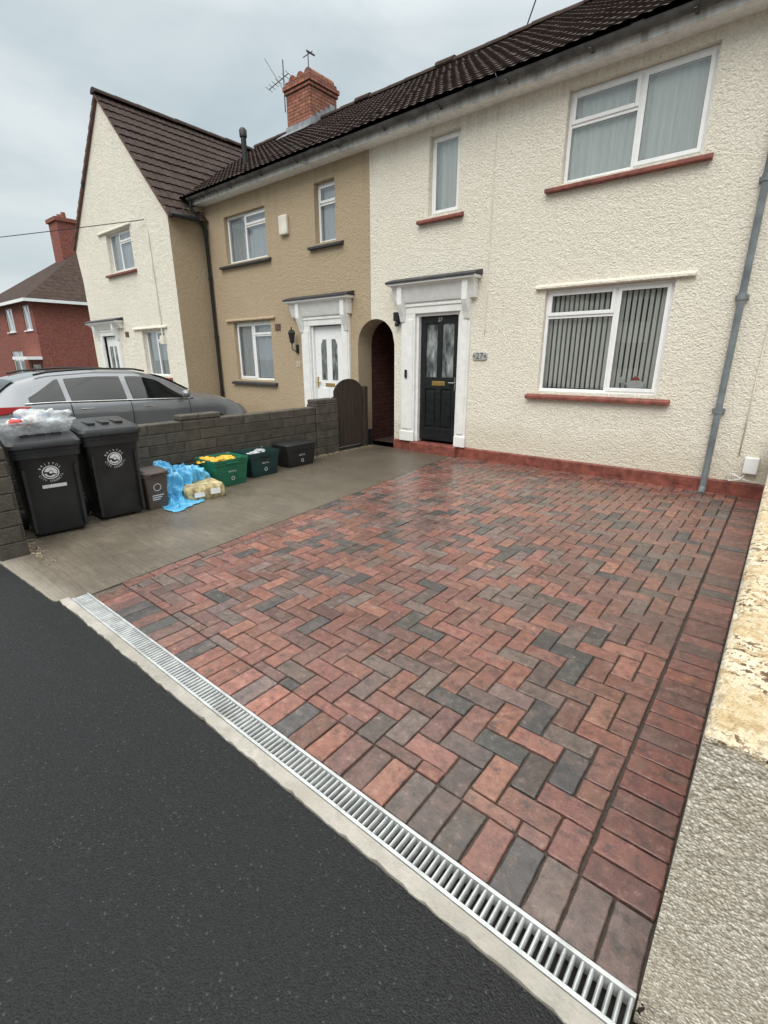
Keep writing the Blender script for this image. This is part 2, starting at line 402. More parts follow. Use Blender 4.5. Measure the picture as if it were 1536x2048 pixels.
# ------------------------------------------------------------------ block paving
def clip(poly,n,d):
    out=[]
    for i in range(len(poly)):
        a=poly[i]; b=poly[(i+1)%len(poly)]
        da=a[0]*n[0]+a[1]*n[1]-d; db=b[0]*n[0]+b[1]*n[1]-d
        if da>=0: out.append(a)
        if (da>=0)!=(db>=0):
            t_=da/(da-db); out.append((a[0]+(b[0]-a[0])*t_,a[1]+(b[1]-a[1])*t_))
    return out
def area(p): return .5*sum(p[i][0]*p[(i+1)%len(p)][1]-p[(i+1)%len(p)][0]*p[i][1] for i in range(len(p)))
def inset(p,d):
    n=len(p); L=[]
    for i in range(n):
        a=Vector(p[i]);b=Vector(p[(i+1)%n]); e=(b-a)
        if e.length<1e-5: return None
        e.normalize(); nn=Vector((-e.y,e.x)); L.append((a+nn*d,e))
    out=[]
    for i in range(n):
        (a,e),(b,f)=L[i-1],L[i]
        cr=e.x*f.y-e.y*f.x
        if abs(cr)<1e-6: out.append(tuple(b)); continue
        t_=((b.x-a.x)*f.y-(b.y-a.y)*f.x)/cr; out.append((a.x+e.x*t_,a.y+e.y*t_))
    if area(out)<=1e-5: return None
    return out
pal=[(.240,.092,.064)]*5+[(.200,.083,.060)]*5+[(.155,.076,.060)]*4+[(.275,.118,.086)]*3+[(.100,.070,.060)]*2+[(.062,.058,.056)]*2+[(.165,.115,.098)]*3
bv=[];bf=[];tint=[]
def addbrick(poly,pal_=pal):
    if len(poly)<3: return
    if area(poly)<0: poly=poly[::-1]
    q=[]
    for a in poly:
        if not q or (a[0]-q[-1][0])**2+(a[1]-q[-1][1])**2>4e-6: q.append(a)
    if len(q)>2 and (q[0][0]-q[-1][0])**2+(q[0][1]-q[-1][1])**2<4e-6: q.pop()
    if len(q)<3 or area(q)<.0007: return
    q=[(a[0]+random.uniform(-.0012,.0012),a[1]+random.uniform(-.0012,.0012)) for a in q]
    o=inset(q,.0012+random.random()*.0012)
    if not o: return
    rr=[]
    n=len(o)
    for k in range(n):
        p=Vector(o[k]); a=(Vector(o[k-1])-p); b=(Vector(o[(k+1)%n])-p)
        c1=random.uniform(.002,.010)
        if a.length<.03 or b.length<.03: rr.append(tuple(p)); continue
        rr.append(tuple(p+a.normalized()*c1)); rr.append(tuple(p+b.normalized()*c1*random.uniform(.7,1.3)))
        if b.length>.06:
            nn=Vector((-b.y,b.x)).normalized()
            for tt in ((.25,.5,.75) if b.length>.15 else (.5,)):
                rr.append(tuple(p+b*(tt+random.uniform(-.08,.08))+nn*random.uniform(0.0,.0026)))
    cx=sum(a[0] for a in q)/len(q); cy=sum(a[1] for a in q)/len(q)
    def scale_in(d):
        w=(max(p[0] for p in rr)-min(p[0] for p in rr))/2; h=(max(p[1] for p in rr)-min(p[1] for p in rr))/2
        sx_=max(.3,1-d/max(w,.01)); sy_=max(.3,1-d/max(h,.01))
        return [(cx+(p[0]-cx)*sx_,cy+(p[1]-cy)*sy_) for p in rr]
    zc=random.uniform(-.0024,.0016); tx=random.uniform(-.018,.018); ty=random.uniform(-.018,.018)
    Z=lambda p: zc+(p[0]-cx)*tx+(p[1]-cy)*ty
    b=len(bv);n=len(rr)
    for ring,dz in ((rr,-.04),(rr,-.0075),(scale_in(.0018),-.0028),(scale_in(.0050),0)):
        bv.extend([(p[0],p[1],(Z(p) if dz>-.03 else 0)+dz) for p in ring])
    base=random.choice(pal_); k=random.uniform(.78,1.22)
    c=tuple(x*k*random.uniform(.94,1.06) for x in base)
    for r in range(3):
        for j in range(n):
            jj=(j+1)%n; bf.append((b+r*n+j,b+r*n+jj,b+(r+1)*n+jj,b+(r+1)*n+j)); tint.append(tuple(x*.6 for x in c) if r<2 else c)
    bf.append(tuple(range(b+3*n,b+4*n))); tint.append(c)
W=.1025; Lb=.205; XR=-.001
y0=.982; x=XR
while x>XL(1.0):
    addbrick([(max(x-W,XL(y0)),y0),(x,y0),(x,y0+Lb),(max(x-W,XL(y0)),y0+Lb)]); x-=W
bpal=[(.240,.080,.058)]*5+[(.190,.068,.052)]*5+[(.125,.058,.048)]*2+[(.068,.058,.055)]
yy=y0+Lb
while yy<6.5:
    addbrick([(XR-Lb,yy),(XR,yy),(XR,min(yy+W,6.54)),(XR-Lb,min(yy+W,6.54))],bpal); yy+=W
yy=y0+Lb
while yy<6.5:
    a=min(yy+Lb,6.54)
    addbrick([(XL(yy),yy),(XL(yy)+W,yy),(XL(a)+W,a),(XL(a),a)]); yy+=Lb
xr=XR-Lb-.006; yb=y0+Lb
ox=xr-60*W; oy=yb-.04
dirL=Vector((-.112,1)).normalized(); nL=(dirL.y,-dirL.x); pL=(XL(1.0)+W,1.0)
cl=[((-1,0),-(xr)),((0,1),yb),((0,-1),-6.54),(nL,pL[0]*nL[0]+pL[1]*nL[1])]
for i in range(0,64):
    for j in range(-2,58):
        m_=(i-j)%4
        X0=ox+i*W; Y0=oy+j*W
        if m_==0: q=[(X0,Y0),(X0+2*W,Y0),(X0+2*W,Y0+W),(X0,Y0+W)]
        elif m_==2: q=[(X0,Y0-W),(X0+W,Y0-W),(X0+W,Y0+W),(X0,Y0+W)]
        else: continue
        for n_,d_ in cl:
            q=clip(q,n_,d_)
            if len(q)<3: break
        if len(q)>=3: addbrick(q)
me=bpy.data.meshes.new('block_paving'); me.from_pydata(bv,[],bf)
at=me.attributes.new('tint','FLOAT_COLOR','FACE')
at.data.foreach_set('color',np.array([(*c,1) for c in tint],dtype=np.float32).ravel())
me.materials.append(M['paver']); o=bpy.data.objects.new('block_paving',me); COL.objects.link(o); o['kind']='structure'

# ------------------------------------------------------------------ drain
dr=thing('drainage_channel',(-1.7,.92,-.1),'galvanised slotted drainage grate set between concrete edging and paving','drain')
x0,x1=-3.37,-.002
MB().box(x0,x1,.876,.978,-.1,-.06).obj('channel','channel',dr)
g=MB()
g.box(x0,x1,.875,.887,-.04,.006); g.box(x0,x1,.967,.979,-.04,.006)
nb=int((x1-x0)/.0235)
for i in range(nb+1):
    xx=x0+i*(x1-x0-.014)/nb
    g.prism([(xx,-.022),(xx+.002,-.003),(xx+.005,.002),(xx+.009,.002),(xx+.012,-.003),(xx+.013,-.022)],'y',.8875,.9665)
g.obj('grate','galv',dr,bevel=.0012)

# ------------------------------------------------------------------ houses helpers
YF=6.55
def wall_sheet(mb,xa,xb,za,zb,holes,y,depth=.13):
    xs=sorted(set([xa,xb]+[h[i] for h in holes for i in (0,1)])); zs=sorted(set([za,zb]+[h[i] for h in holes for i in (2,3)]))
    xs=[x for x in xs if xa<=x<=xb]; zs=[z for z in zs if za<=z<=zb]
    for i in range(len(xs)-1):
        for j in range(len(zs)-1):
            cx=(xs[i]+xs[i+1])/2; cz=(zs[j]+zs[j+1])/2
            if any(h[0]<cx<h[1] and h[2]<cz<h[3] for h in holes): continue
            mb.poly((xs[i],y,zs[j]),(xs[i+1],y,zs[j]),(xs[i+1],y,zs[j+1]),(xs[i],y,zs[j+1]))
    for h in holes:
        if len(h)>4: continue
        a,b,c,d=h; e=y+depth
        mb.poly((a,y,c),(a,y,d),(a,e,d),(a,e,c)); mb.poly((b,y,c),(b,e,c),(b,e,d),(b,y,d))
        mb.poly((a,y,d),(b,y,d),(b,e,d),(a,e,d)); mb.poly((a,y,c),(a,e,c),(b,e,c),(b,y,c))
def window(house,x0,x1,z0,z1,y,cols,sillmat,sill,lint=None,cur='net',curkind='net',rec=.06,seed=0,wallmat=None):
    yw=y+rec; fr=.042; g=MB(); gl=MB()
    x0+=.002;x1-=.002;z0+=.002;z1-=.002
    cols=[list(c) for c in cols]; cols[0][0]=x0; cols[-1][1]=x1
    g.box(x0,x0+fr,yw,yw+.06,z0,z1); g.box(x1-fr,x1,yw,yw+.06,z0,z1)
    g.box(x0+fr,x1-fr,yw,yw+.06,z1-fr,z1); g.box(x0+fr,x1-fr,yw,yw+.06,z0,z0+fr)
    gk=MB()
    for ci,(xa,xb,tz,sash) in enumerate(cols):
        ia=xa+(fr if ci==0 else fr/2); ib=xb-(fr if ci==len(cols)-1 else fr/2)
        if ci>0: g.box(xa-fr/2,xa+fr/2,yw+.001,yw+.06,z0+fr,z1-fr)
        cells=[(z0+fr,z1-fr,sash)]
        if tz:
            g.box(ia,ib,yw+.001,yw+.06,tz-fr/2,tz+fr/2)
            cells=[(z0+fr,tz-fr/2,False),(tz+fr/2,z1-fr,True)]
        for (c0,c1,s_) in cells:
            if s_:
                w=.042; f=yw-.014; e=yw+.03; a=ia-.008; b=ib+.008; c0-=.008; c1+=.008
                g.box(a,a+w,f,e,c0,c1); g.box(b-w,b,f,e,c0,c1); g.box(a+w,b-w,f,e,c1-w,c1); g.box(a+w,b-w,f,e,c0,c0+w)
                ga,gb,gc,gd=a+w,b-w,c0+w,c1-w; gy=yw-.002
            else: ga,gb,gc,gd=ia,ib,c0,c1; gy=yw+.02
            gl.poly((ga,gy,gc),(gb,gy,gc),(gb,gy,gd),(ga,gy,gd))
            k=.004; q=gy-.001
            for (p0,p1,p2,p3) in((ga,ga+k,gc,gd),(gb-k,gb,gc,gd),(ga+k,gb-k,gd-k,gd),(ga+k,gb-k,gc,gc+k)):
                gk.poly((p0,q,p2),(p1,q,p2),(p1,q,p3),(p0,q,p3))
    win=g.obj('window','white',house,bevel=.004)
    gl.obj('glass','glass',win,recalc=False)
    gk.obj('gasket','black',win,recalc=False)
    c=MB(); yc=yw+.075
    if curkind=='net':
        n=int((x1-x0)/.012); pts=[]
        for i in range(n+1):
            xx=x0+.02+i*(x1-x0-.04)/n; pts.append((xx,yc+.008*math.sin(xx*75+seed)+.008*noise.noise(Vector((xx*9,seed,0)))))
        c.grid([[ (p[0],p[1],z0+.03) for p in pts],[(p[0],p[1],z1-.01) for p in pts]])
        c.obj('curtain',cur,win,smooth=True,recalc=False)
    elif curkind=='blind':
        n=int((x1-x0-.06)/.062)
        for i in range(n+1):
            xx=x0+.045+i*.062+random.uniform(-.002,.002); a=rad(-8+random.uniform(-4,4)); dx=.0225*math.cos(a); dy=.0225*math.sin(a)
            c.poly((xx-dx,yc+.03-dy,z0+.05),(xx+dx,yc+.03+dy,z0+.05),(xx+dx,yc+.03+dy,z1-.045),(xx-dx,yc+.03-dy,z1-.045))
        c.obj('blind','blind',win,recalc=False)
    bk=MB(); bk.box(x0-.05,x1+.05,yw+.5,yw+.52,z0-.2,z1+.2); bk.obj('room','interior',win)
    if sill:
        sa,sb,sz=sill
        s=MB(); s.prism([(y-.075,sz-.055),(y-.075,sz-.012),(y-.005,sz+.008),(yw-.002,sz+.012),(yw-.002,sz-.055)],'x',sa,sb)
        s.obj('sill',sillmat,win,bevel=.008)
    if lint:
        s=MB(); s.prism([(y-.05,lint[2]-.028),(y-.05,lint[2]),(y+.01,lint[2]+.035),(y+.01,lint[2]-.028)],'x',lint[0],lint[1])
        s.obj('lintel',wallmat or 'cream',win,bevel=.006)
    return win
def tile_sheet(mb,org,ax,up,L,S,period=.14,gauge=.25,amp=.014,step=.024):
    ax=Vector(ax).normalized(); up=Vector(up).normalized(); nn=ax.cross(up).normalized()
    if nn.z<0: nn=-nn
    org=Vector(org); nc=int(L/period*8); nr=int(round(S/gauge)); rows=[]
    for k in range(nr):
        for (vv,hh) in ((k,step),(k+1,0.0)):
            r=[]
            for i in range(nc+1):
                u=i*L/nc; ph=(u/period)%1.0
                w=amp*(abs(math.sin(math.pi*ph))**.7)
                jit=.006*noise.noise(Vector((math.floor(u/(period*2))*3.1,k*1.7,org.x)))+.012*noise.noise(Vector((u*.8,k*.3,org.x)))
                r.append(org+ax*u+up*(vv*S/nr)+nn*(w+hh+jit))
            rows.append(r)
    mb.grid(rows)
def ridge(mb,a,b,r=.11,seg=.45):
    a=Vector(a);b=Vector(b); d=b-a; L=d.length; d.normalize(); n=max(1,int(L/seg)); side=d.cross(Vector((0,0,1))).normalized()
    for k in range(n):
        rings=[]
        dz=.012*noise.noise(Vector((k*1.3,a.x,0)))
        for t_,rr in ((0.0,r),(1.0,r*.93)):
            c=a+d*((k+t_)*L/n+(.01 if t_ else 0)); rings.append([c+side*math.cos(q)*rr+Vector((0,0,1))*(math.sin(q)*rr*.9-.02+dz) for q in [math.pi*i/8 for i in range(9)]])
        mb.loft(rings)
def half_gutter(mb,xa,xb,y,z,r=.056):
    pr=[]
    for i in range(9):
        a=math.pi+math.pi*i/8; pr.append((y+math.cos(a)*r,z+math.sin(a)*r))
    for i in range(9):
        a=2*math.pi-math.pi*i/8; pr.append((y+math.cos(a)*(r-.008),z+math.sin(a)*(r-.008)))
    mb.prism(pr,'x',xa,xb)
def eaves(house,xa,xb,gm='gutter'):
    MB().box(xa,xb,6.32,6.345,4.515,4.66).obj('fascia','fascia',house)
    MB().box(xa,xb,6.345,6.56,4.52,4.535).obj('soffit','soffit',house)
    g=MB(); half_gutter(g,xa,xb,6.26,4.63)
    x=xa+.5
    while x<xb: 
        g.box(x-.015,x+.015,6.20,6.32,4.566,4.576); x+=.95
    x=xa+1.9
    while x<xb:
        pr=[]
        for i in range(9):
            a=math.pi+math.pi*i/8; pr.append((6.26+math.cos(a)*.064,4.635+math.sin(a)*.064))
        for i in range(9):
            a=2*math.pi-math.pi*i/8; pr.append((6.26+math.cos(a)*.0565,4.63+math.sin(a)*.0565))
        g.prism(pr,'x',x-.06,x+.06); x+=1.9
    g.obj('gutter',gm,house,smooth=True,sharp=40)
SL=(7.05-4.63)/(10-6.17)
def main_roof(house,xa,xb):
    g=MB(); S=math.hypot(10-6.17,7.05-4.63)
    tile_sheet(g,(xa,6.17,4.63),(1,0,0),(0,1,SL),xb-xa,S)
    ridge(g,(xa,10.0,7.06),(xb,10.0,7.06))
    g.poly((xa,10,7.03),(xb,10,7.03),(xb,13.9,4.6),(xa,13.9,4.6))
    return g.obj('roof','tile',house,recalc=False)
def ridge_vent(roof,x):
    g=MB(); ridge(g,(x,10.0,7.085),(x+.4,10.0,7.085),.125,.5); g.obj('ridge_vent','tile',roof)
def shell(mb,xa,xb,y0,y1,z1):
    mb.poly((xa,y0,-.1),(xa,y1,-.1),(xa,y1,z1),(xa,y0,z1)); mb.poly((xb,y0,-.1),(xb,y1,-.1),(xb,y1,z1),(xb,y0,z1)); mb.poly((xa,y1,-.1),(xb,y1,-.1),(xb,y1,z1),(xa,y1,z1))
def surround(house,xa,xb,pa,pb,z0,zt,ca,cb,zc,y,name='door_surround'):
    g=MB()
    for (a,b) in ((pa,xa),(xb,pb)):
        g.box(a,b,y-.045,y+.1,z0,zt)
        g.box(a+.03,b-.03,y-.06,y-.0455,z0+.2,zt-.08)
        g.box(a-.012,b+.012,y-.068,y-.0455,z0,z0+.16)
    g.box(pa,pb,y-.046,y+.1,zt,zt+.16)
    g.box(pa-.005,pb+.005,y-.062,y-.0465,zt+.10,zt+.135)
    z=zc
    g.prism([(y-.001,zt+.161),(y-.07,zt+.161),(y-.085,zt+.20),(y-.14,z-.085),(y-.19,z-.06),(y-.19,z-.012),(y-.001,z-.012)],'x',ca+.05,cb-.05)
    g.box(ca,cb,y-.215,y-.001,z-.055,z-.0125)
    for c in (pa+.045,pb-.045):
        w=.045
        pr=[(y-.047,zt-.12),(y-.075,zt-.11),(y-.10,zt-.03),(y-.14,zt+.06),(y-.17,zt+.14),(y-.17,z-.058),(y-.047,z-.058)]
        g.prism(pr,'x',c-w,c+w)
    s=g.obj(name,'whitepaint',house,bevel=.007)
    f=MB()
    f.prism([(y-.23,z-.03),(y-.23,z-.002),(y-.15,z+.028),(y-.001,z+.065),(y-.001,z-.011),(y-.22,z-.0115)],'x',ca-.015,cb+.015)
    f.obj('flashing','lead',s,bevel=.004)
    return s

# ================================================================== house A
GRP='terraced houses along the street'
hA=thing('terraced_house',(-2.7,6.55,0),'cream roughcast terraced house with black door and red sills','house',GRP)
XA,XB=-5.64,.22
ax0,ax1,acx,ar,asz=-5.95,-5.14,-5.545,.405,1.705
wl=(-2.66,-1.19,1.05,2.32); wu=(-2.60,-1.14,3.48,4.41); ws=(-4.53,-4.03,3.44,4.42); dw=(-4.70,-3.90,.0,2.14)
g=MB(); wall_sheet(g,XA,XB,-.1,4.66,[wl,wu,ws,dw,(XA,ax1,-.1,asz+ar,'a')],YF,.14)
def arch_part(mb,xa,xb,sidex):
    n=12
    for i in range(n):
        a=xa+(xb-xa)*i/n; b=xa+(xb-xa)*(i+1)/n
        fz=lambda x: asz+math.sqrt(max(0,ar*ar-(x-acx)**2))
        mb.poly((a,YF,fz(a)),(b,YF,fz(b)),(b,YF,asz+ar),(a,YF,asz+ar))
        mb.poly((a,YF,fz(a)),(a,YF+.36,fz(a)),(b,YF+.36,fz(b)),(b,YF,fz(b)))
    mb.poly((sidex,YF,-.1),(sidex,YF+.36,-.1),(sidex,YF+.36,asz),(sidex,YF,asz))
arch_part(g,XA,ax1,ax1)
shell(g,ax1+.02,XB,YF+.4,13.9,4.66)
g.obj('wall','cream',hA,recalc=False)
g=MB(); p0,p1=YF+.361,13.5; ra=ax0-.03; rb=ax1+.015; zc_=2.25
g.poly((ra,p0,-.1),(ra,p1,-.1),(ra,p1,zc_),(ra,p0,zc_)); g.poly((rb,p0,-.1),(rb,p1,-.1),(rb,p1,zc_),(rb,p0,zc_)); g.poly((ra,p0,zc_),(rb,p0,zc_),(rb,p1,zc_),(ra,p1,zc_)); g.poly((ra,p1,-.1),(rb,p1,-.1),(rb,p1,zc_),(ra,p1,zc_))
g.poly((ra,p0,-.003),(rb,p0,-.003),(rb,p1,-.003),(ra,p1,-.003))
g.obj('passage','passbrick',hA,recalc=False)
rA=main_roof(hA,XA,XB); eaves(hA,XA,XB)
g=MB()
pr=lambda z:[(YF-.03,-.1),(YF-.03,z-.015),(YF-.012,z),(YF+.01,z),(YF+.01,-.1)]
g.prism(pr(.16),'x',-5.135,XB); g.obj('plinth','redpaint',hA,bevel=.005)
for xx in (-1.62,-.86):
    g=MB(); g.box(xx,xx+.2,YF-.036,YF-.0305,.05,.12)
    for k in range(7): g.box(xx+.01+k*.026,xx+.022+k*.026,YF-.042,YF-.0355,.06,.11)
    g.obj('air_brick','redpaint',hA)
window(hA,*wl,YF,[(-2.63,-1.80,1.99,False),(-1.80,-1.18,None,True)],'redpaint',(-2.80,-1.04,1.01),(-2.79,-1.0,2.355),curkind='blind',wallmat='cream')
window(hA,*wu,YF,[(-2.58,-1.83,4.07,False),(-1.83,-1.14,None,True)],'redpaint',(-2.77,-1.04,3.455),None,'net','net',seed=1,rec=.075)
window(hA,*ws,YF,[(-4.50,-4.03,None,True)],'redpaint',(-4.69,-3.93,3.405),None,'net','net',seed=2,rec=.085)
s=surround(hA,-4.70,-3.90,-4.97,-3.73,.16,2.14,-5.14,-3.60,2.60,YF)
g=MB(); y=YF+.06
g.box(-4.70,-4.655,YF+.0,YF+.14,.16,2.14); g.box(-3.945,-3.90,YF+.0,YF+.14,.16,2.14); g.box(-4.655,-3.945,YF,YF+.14,2.10,2.14)
g.obj('door_frame','whitepaint',hA,bevel=.004)
g=MB(); x0,x1=-4.653,-3.947; z0,z1=.20,2.098
st=.10; mid=(x0+x1)/2
g.box(x0,x0+st,y,y+.045,z0,z1); g.box(x1-st,x1,y,y+.045,z0,z1); g.box(mid-.045,mid+.045,y,y+.045,z0+.2,z1-.11)
g.box(x0+st,x1-st,y,y+.045,z0,z0+.2); g.box(x0+st,x1-st,y,y+.045,z1-.11,z1)
for a,b in((x0+st,mid-.045),(mid+.045,x1-st)):
    g.box(a,b,y+.0005,y+.0455,1.02,1.20)
    g.box(a,b,y+.02,y+.04,z0+.2,1.02); g.box(a+.03,b-.03,y+.006,y+.0195,z0+.235,.985)
dA=g.obj('door','blackdoor',hA,bevel=.005,label='black panelled front door with two glazed panels')
for a,b in((x0+st,mid-.045),(mid+.045,x1-st)):
    g=MB(); g.box(a,b,y+.022,y+.03,1.20,z1-.11); g.obj('door_glass','frost',dA)
g=MB(); g.box(mid-.12,mid+.12,y-.008,y-.0005,1.07,1.14); g.box(mid-.10,mid+.10,y-.012,y-.0075,1.085,1.125); g.obj('letterbox','brass',dA,bevel=.002)
g=MB(); g.box(x1-.06,x1-.04,y-.012,y-.0005,1.0,1.2); g.tube([(x1-.05,y-.008,1.12),(x1-.052,y-.035,1.12),(x1-.15,y-.035,1.12)],.009); g.obj('handle','chrome',dA,smooth=True,sharp=40)
g=MB(); text_into(g,'27',.075,(mid,y-.003,z1-.055),(1,0,0),(0,0,1)); g.obj('door_number','print',dA,recalc=False)
MB().box(-4.74,-3.86,YF-.10,YF+.14,-.1,.155).obj('doorstep','redpaint',hA,bevel=.01)
g=MB(); g.prism([(-3.67,1.48),(-3.65,1.46),(-3.46,1.46),(-3.44,1.48),(-3.44,1.545),(-3.46,1.565),(-3.65,1.565),(-3.67,1.545)],'y',YF-.022,YF-.008)
pq=g.obj('number_plaque','ceram',hA,bevel=.004)
g=MB(); text_into(g,'27',.12,(-3.555,YF-.025,1.512),(1,0,0),(0,0,1))
for xx in(-3.642,-3.468):
    for k in range(7):
        a=k*math.pi*2/7; g.poly((xx,YF-.024,1.512),(xx+.020*math.cos(a),YF-.024,1.512+.020*math.sin(a)),(xx+.020*math.cos(a+.5),YF-.024,1.512+.020*math.sin(a+.5)))
g.obj('plaque_number','letter',pq,recalc=False)
g=MB(); g.box(-4.87,-4.83,YF-.085,YF-.0605,1.18,1.31); g.obj('doorbell','black',hA,bevel=.006)
g=MB(); g.box(-5.09,-4.99,YF-.10,YF-.02,2.05,2.18); g.box(-5.06,-5.02,YF-.03,YF+.0,2.0,2.1); g.lathe((-5.04,YF-.07,2.01),[(.03,-.04),(.035,0),(.02,.05)],12); g.obj('security_lamp','black',hA,bevel=.006)
g=MB(); g.tube([(-.55,YF-.075,.02),(-.55,YF-.075,4.12),(-.55,6.42,4.28),(-.55,6.26,4.42),(-.55,6.26,4.58)],.034,12)
for z in (.9,2.05,3.1,4.0):
    g.lathe((-.55,YF-.075,z),[(.042,0),(.042,.06)],12); g.box(-.61,-.49,YF-.05,YF+.0,z+.01,z+.05)
g.tube([(-.55,YF-.075,.06),(-.55,YF-.10,.02),(-.55,YF-.16,-.005)],.038,12)
g.obj('downpipe','greypipe',hA,smooth=True,sharp=40)
g=MB(); pts=[(-3.50+.02*noise.noise(Vector((0,0,z*2))),YF-.012,z) for z in [4.5-i*.1 for i in range(28)]]; g.tube(pts,.006,6); g.obj('cable','cream_plastic',hA,smooth=True)
g=MB(); g.tube([(-.28,YF-.012,z) for z in [4.4,3,2,1.2,.45]],.007,6); g.obj('cable','cream_plastic',hA,smooth=True)
g=MB(); g.box(-.22,-.09,YF-.07,YF+.0,.27,.45); mt=g.obj('junction_box','white',hA,bevel=.01)
g=MB(); g.tube([(-.18,YF-.03,.27),(-.22,YF-.05,.2),(-.32,YF-.05,.17),(-.36,YF-.045,.22),(-.3,YF-.04,.25),(-.2,YF-.04,.2),(-.05,YF-.04,.18)],.006,6); g.obj('box_cable','white',mt,smooth=True)

def blob(mb,c,r,seed,amp=.35,sq=(1,1,1),sub=3):
    bm=bmesh.new(); bmesh.ops.create_icosphere(bm,subdivisions=sub,radius=1)
    b=len(mb.v)
    for v in bm.verts:
        p=v.co.copy(); k=1+amp*noise.noise(p*1.6+Vector((seed,0,0)))+amp*.5*abs(noise.noise(p*4+Vector((seed,5,0))))
        mb.v.append((c[0]+p.x*r*k*sq[0],c[1]+p.y*r*k*sq[1],c[2]+p.z*r*k*sq[2]))
    for f in bm.faces: mb.f.append(tuple(b+v.index for v in f.verts))
    bm.free()
orn=thing('window_ornament',(-1.48,YF+.11,1.11),'small white and red plush ornament standing on the inner sill','ornament')
yo=YF+.098
g=MB(); blob(g,(-1.46,yo,1.165),.075,2,.15,(1.25,.13,.85)); blob(g,(-1.62,yo,1.22),.032,4,.2,(1,.2,1.3)); g.tube([(-1.54,yo,1.16),(-1.61,yo,1.20)],.010,8); blob(g,(-1.445,yo-.003,1.245),.022,5,.2,(1,.3,1)); g.obj('body','cloud',orn,smooth=True)
g=MB(); g.prism([(-1.51,1.222),(-1.42,1.222),(-1.425,1.245),(-1.445,1.265),(-1.475,1.27),(-1.50,1.25)],'y',yo-.010,yo+.010); g.obj('hat','red',orn,bevel=.006)

# ================================================================== house C
hC=thing('terraced_house',(3,6.55,0),'cream roughcast end of terrace joined beside the driveway wall','house',GRP)
g=MB(); wall_sheet(g,.222,6,-.1,4.66,[(1.2,2.7,1.05,2.31),(1.2,2.7,3.48,4.39)],YF+.004,.14); shell(g,.225,6,YF+.4,13.9,4.66); g.obj('wall','cream2',hC,recalc=False)
main_roof(hC,.225,6); eaves(hC,.225,6)
for z0_,z1_ in((1.05,2.31),(3.48,4.39)):
    window(hC,1.2,2.7,z0_,z1_,YF+.004,[(1.23,2.05,None,False),(2.05,2.67,None,True)],'redpaint',(1.1,2.8,z0_-.03),None,'net','net',seed=5)

# ================================================================== house B
hB=thing('terraced_house',(-8,6.55,0),'tan roughcast terraced house with white door and dark sills','house',GRP)
TA,TB=-10.35,-5.643
b1=(-9.58,-8.25,3.36,4.22); b2=(-9.58,-8.31,1.04,2.22); b3=(-6.90,-6.40,3.40,4.31); b4=(-7.12,-6.30,0,2.06)
g=MB(); wall_sheet(g,TA,TB,-.1,4.66,[b1,b2,b3,b4,(ax0,TB,-.1,asz+ar,'a')],YF,.14)
arch_part(g,ax0,TB,ax0)
shell(g,TA,ax0-.04,YF+.4,13.9,4.66)
g.poly((-10.30,5.745,-.1),(-10.30,YF,-.1),(-10.30,YF,4.55),(-10.30,5.745,4.3))
g.obj('wall','tan',hB,recalc=False)
MB().box(ax0-.006,ax0+.006,YF-.02,YF+.35,-.1,.22).obj('plinth','lead',hB)
roofB=main_roof(hB,-12.75,XA-.003); eaves(hB,-10.35,XA-.003)
ridge_vent(roofB,-8.95); ridge_vent(roofB,-6.75)
window(hB,*b1,YF,[(-9.52,-8.98,None,False),(-8.98,-8.25,3.98,False)],'darksill',(-9.80,-8.14,3.33),None,'net2','net',seed=3,rec=.08)
window(hB,*b2,YF,[(-9.52,-8.98,None,True),(-8.98,-8.31,1.95,False)],'darksill',(-9.75,-8.2,1.0),(-9.8,-8.15,2.27),'net2','net',seed=4,wallmat='tan',rec=.08)
window(hB,*b3,YF,[(-6.86,-6.40,4.0,False)],'darksill',(-7.05,-6.22,3.36),None,'net2','net',seed=6,rec=.1)
s=surround(hB,-7.12,-6.30,-7.36,-6.12,.0,2.06,-7.62,-6.02,2.52,YF)
g=MB(); y=YF+.05; x0,x1=-7.08,-6.34; mid=(x0+x1)/2
g.box(-7.12,-7.081,YF,YF+.14,.0,2.06); g.box(-6.339,-6.30,YF,YF+.14,.0,2.06)
g.box(x0,x1,y,y+.05,.05,2.05)
for a,b in((x0+.1,mid-.04),(mid+.04,x1-.1)):
    g.box(a,b,y-.012,y-.0005,.25,.95)
dB=g.obj('door','white',hB,bevel=.006,label='white panelled front door with two small glazed lights')
for sgn in(-1,1):
    g=MB(); c=mid+sgn*.14
    g.prism([(c-.07,1.1),(c+.07,1.1),(c+.07,1.72),(c+.07-(.05 if sgn>0 else 0),1.82),(c-.07+(.05 if sgn<0 else 0),1.82),(c-.07,1.72)],'y',y-.006,y-.0006)
    g.obj('door_glass','frost',dB)
g=MB(); g.box(mid-.12,mid+.12,y-.012,y-.0008,.98,1.04); g.obj('letterbox','brass',dB,bevel=.002)
g=MB(); g.box(x0+.03,x0+.06,y-.012,y-.0006,.95,1.15); g.tube([(x0+.045,y-.008,1.05),(x0+.048,y-.035,1.05),(x0+.14,y-.035,1.05)],.01); g.obj('handle','brass',dB)
g=MB(); text_into(g,'25',.13,(-7.50,YF-.035,1.38),(1,0,0),(0,0,1)); g.obj('house_number','print',hB,recalc=False)
g=MB(); c=(-7.52,YF-.14)
g.lathe((c[0],c[1],1.78),[(.025,-.02),(.04,0),(.065,.16),(.075,.165),(.05,.21),(.012,.235),(.012,.27)],6)
g.tube([(c[0],c[1],1.77),(c[0],YF-.15,1.66),(c[0],YF-.07,1.62),(c[0],YF-.02,1.66)],.01,6); g.box(c[0]-.03,c[0]+.03,YF-.03,YF,1.58,1.74)
g.obj('lantern','black',hB)
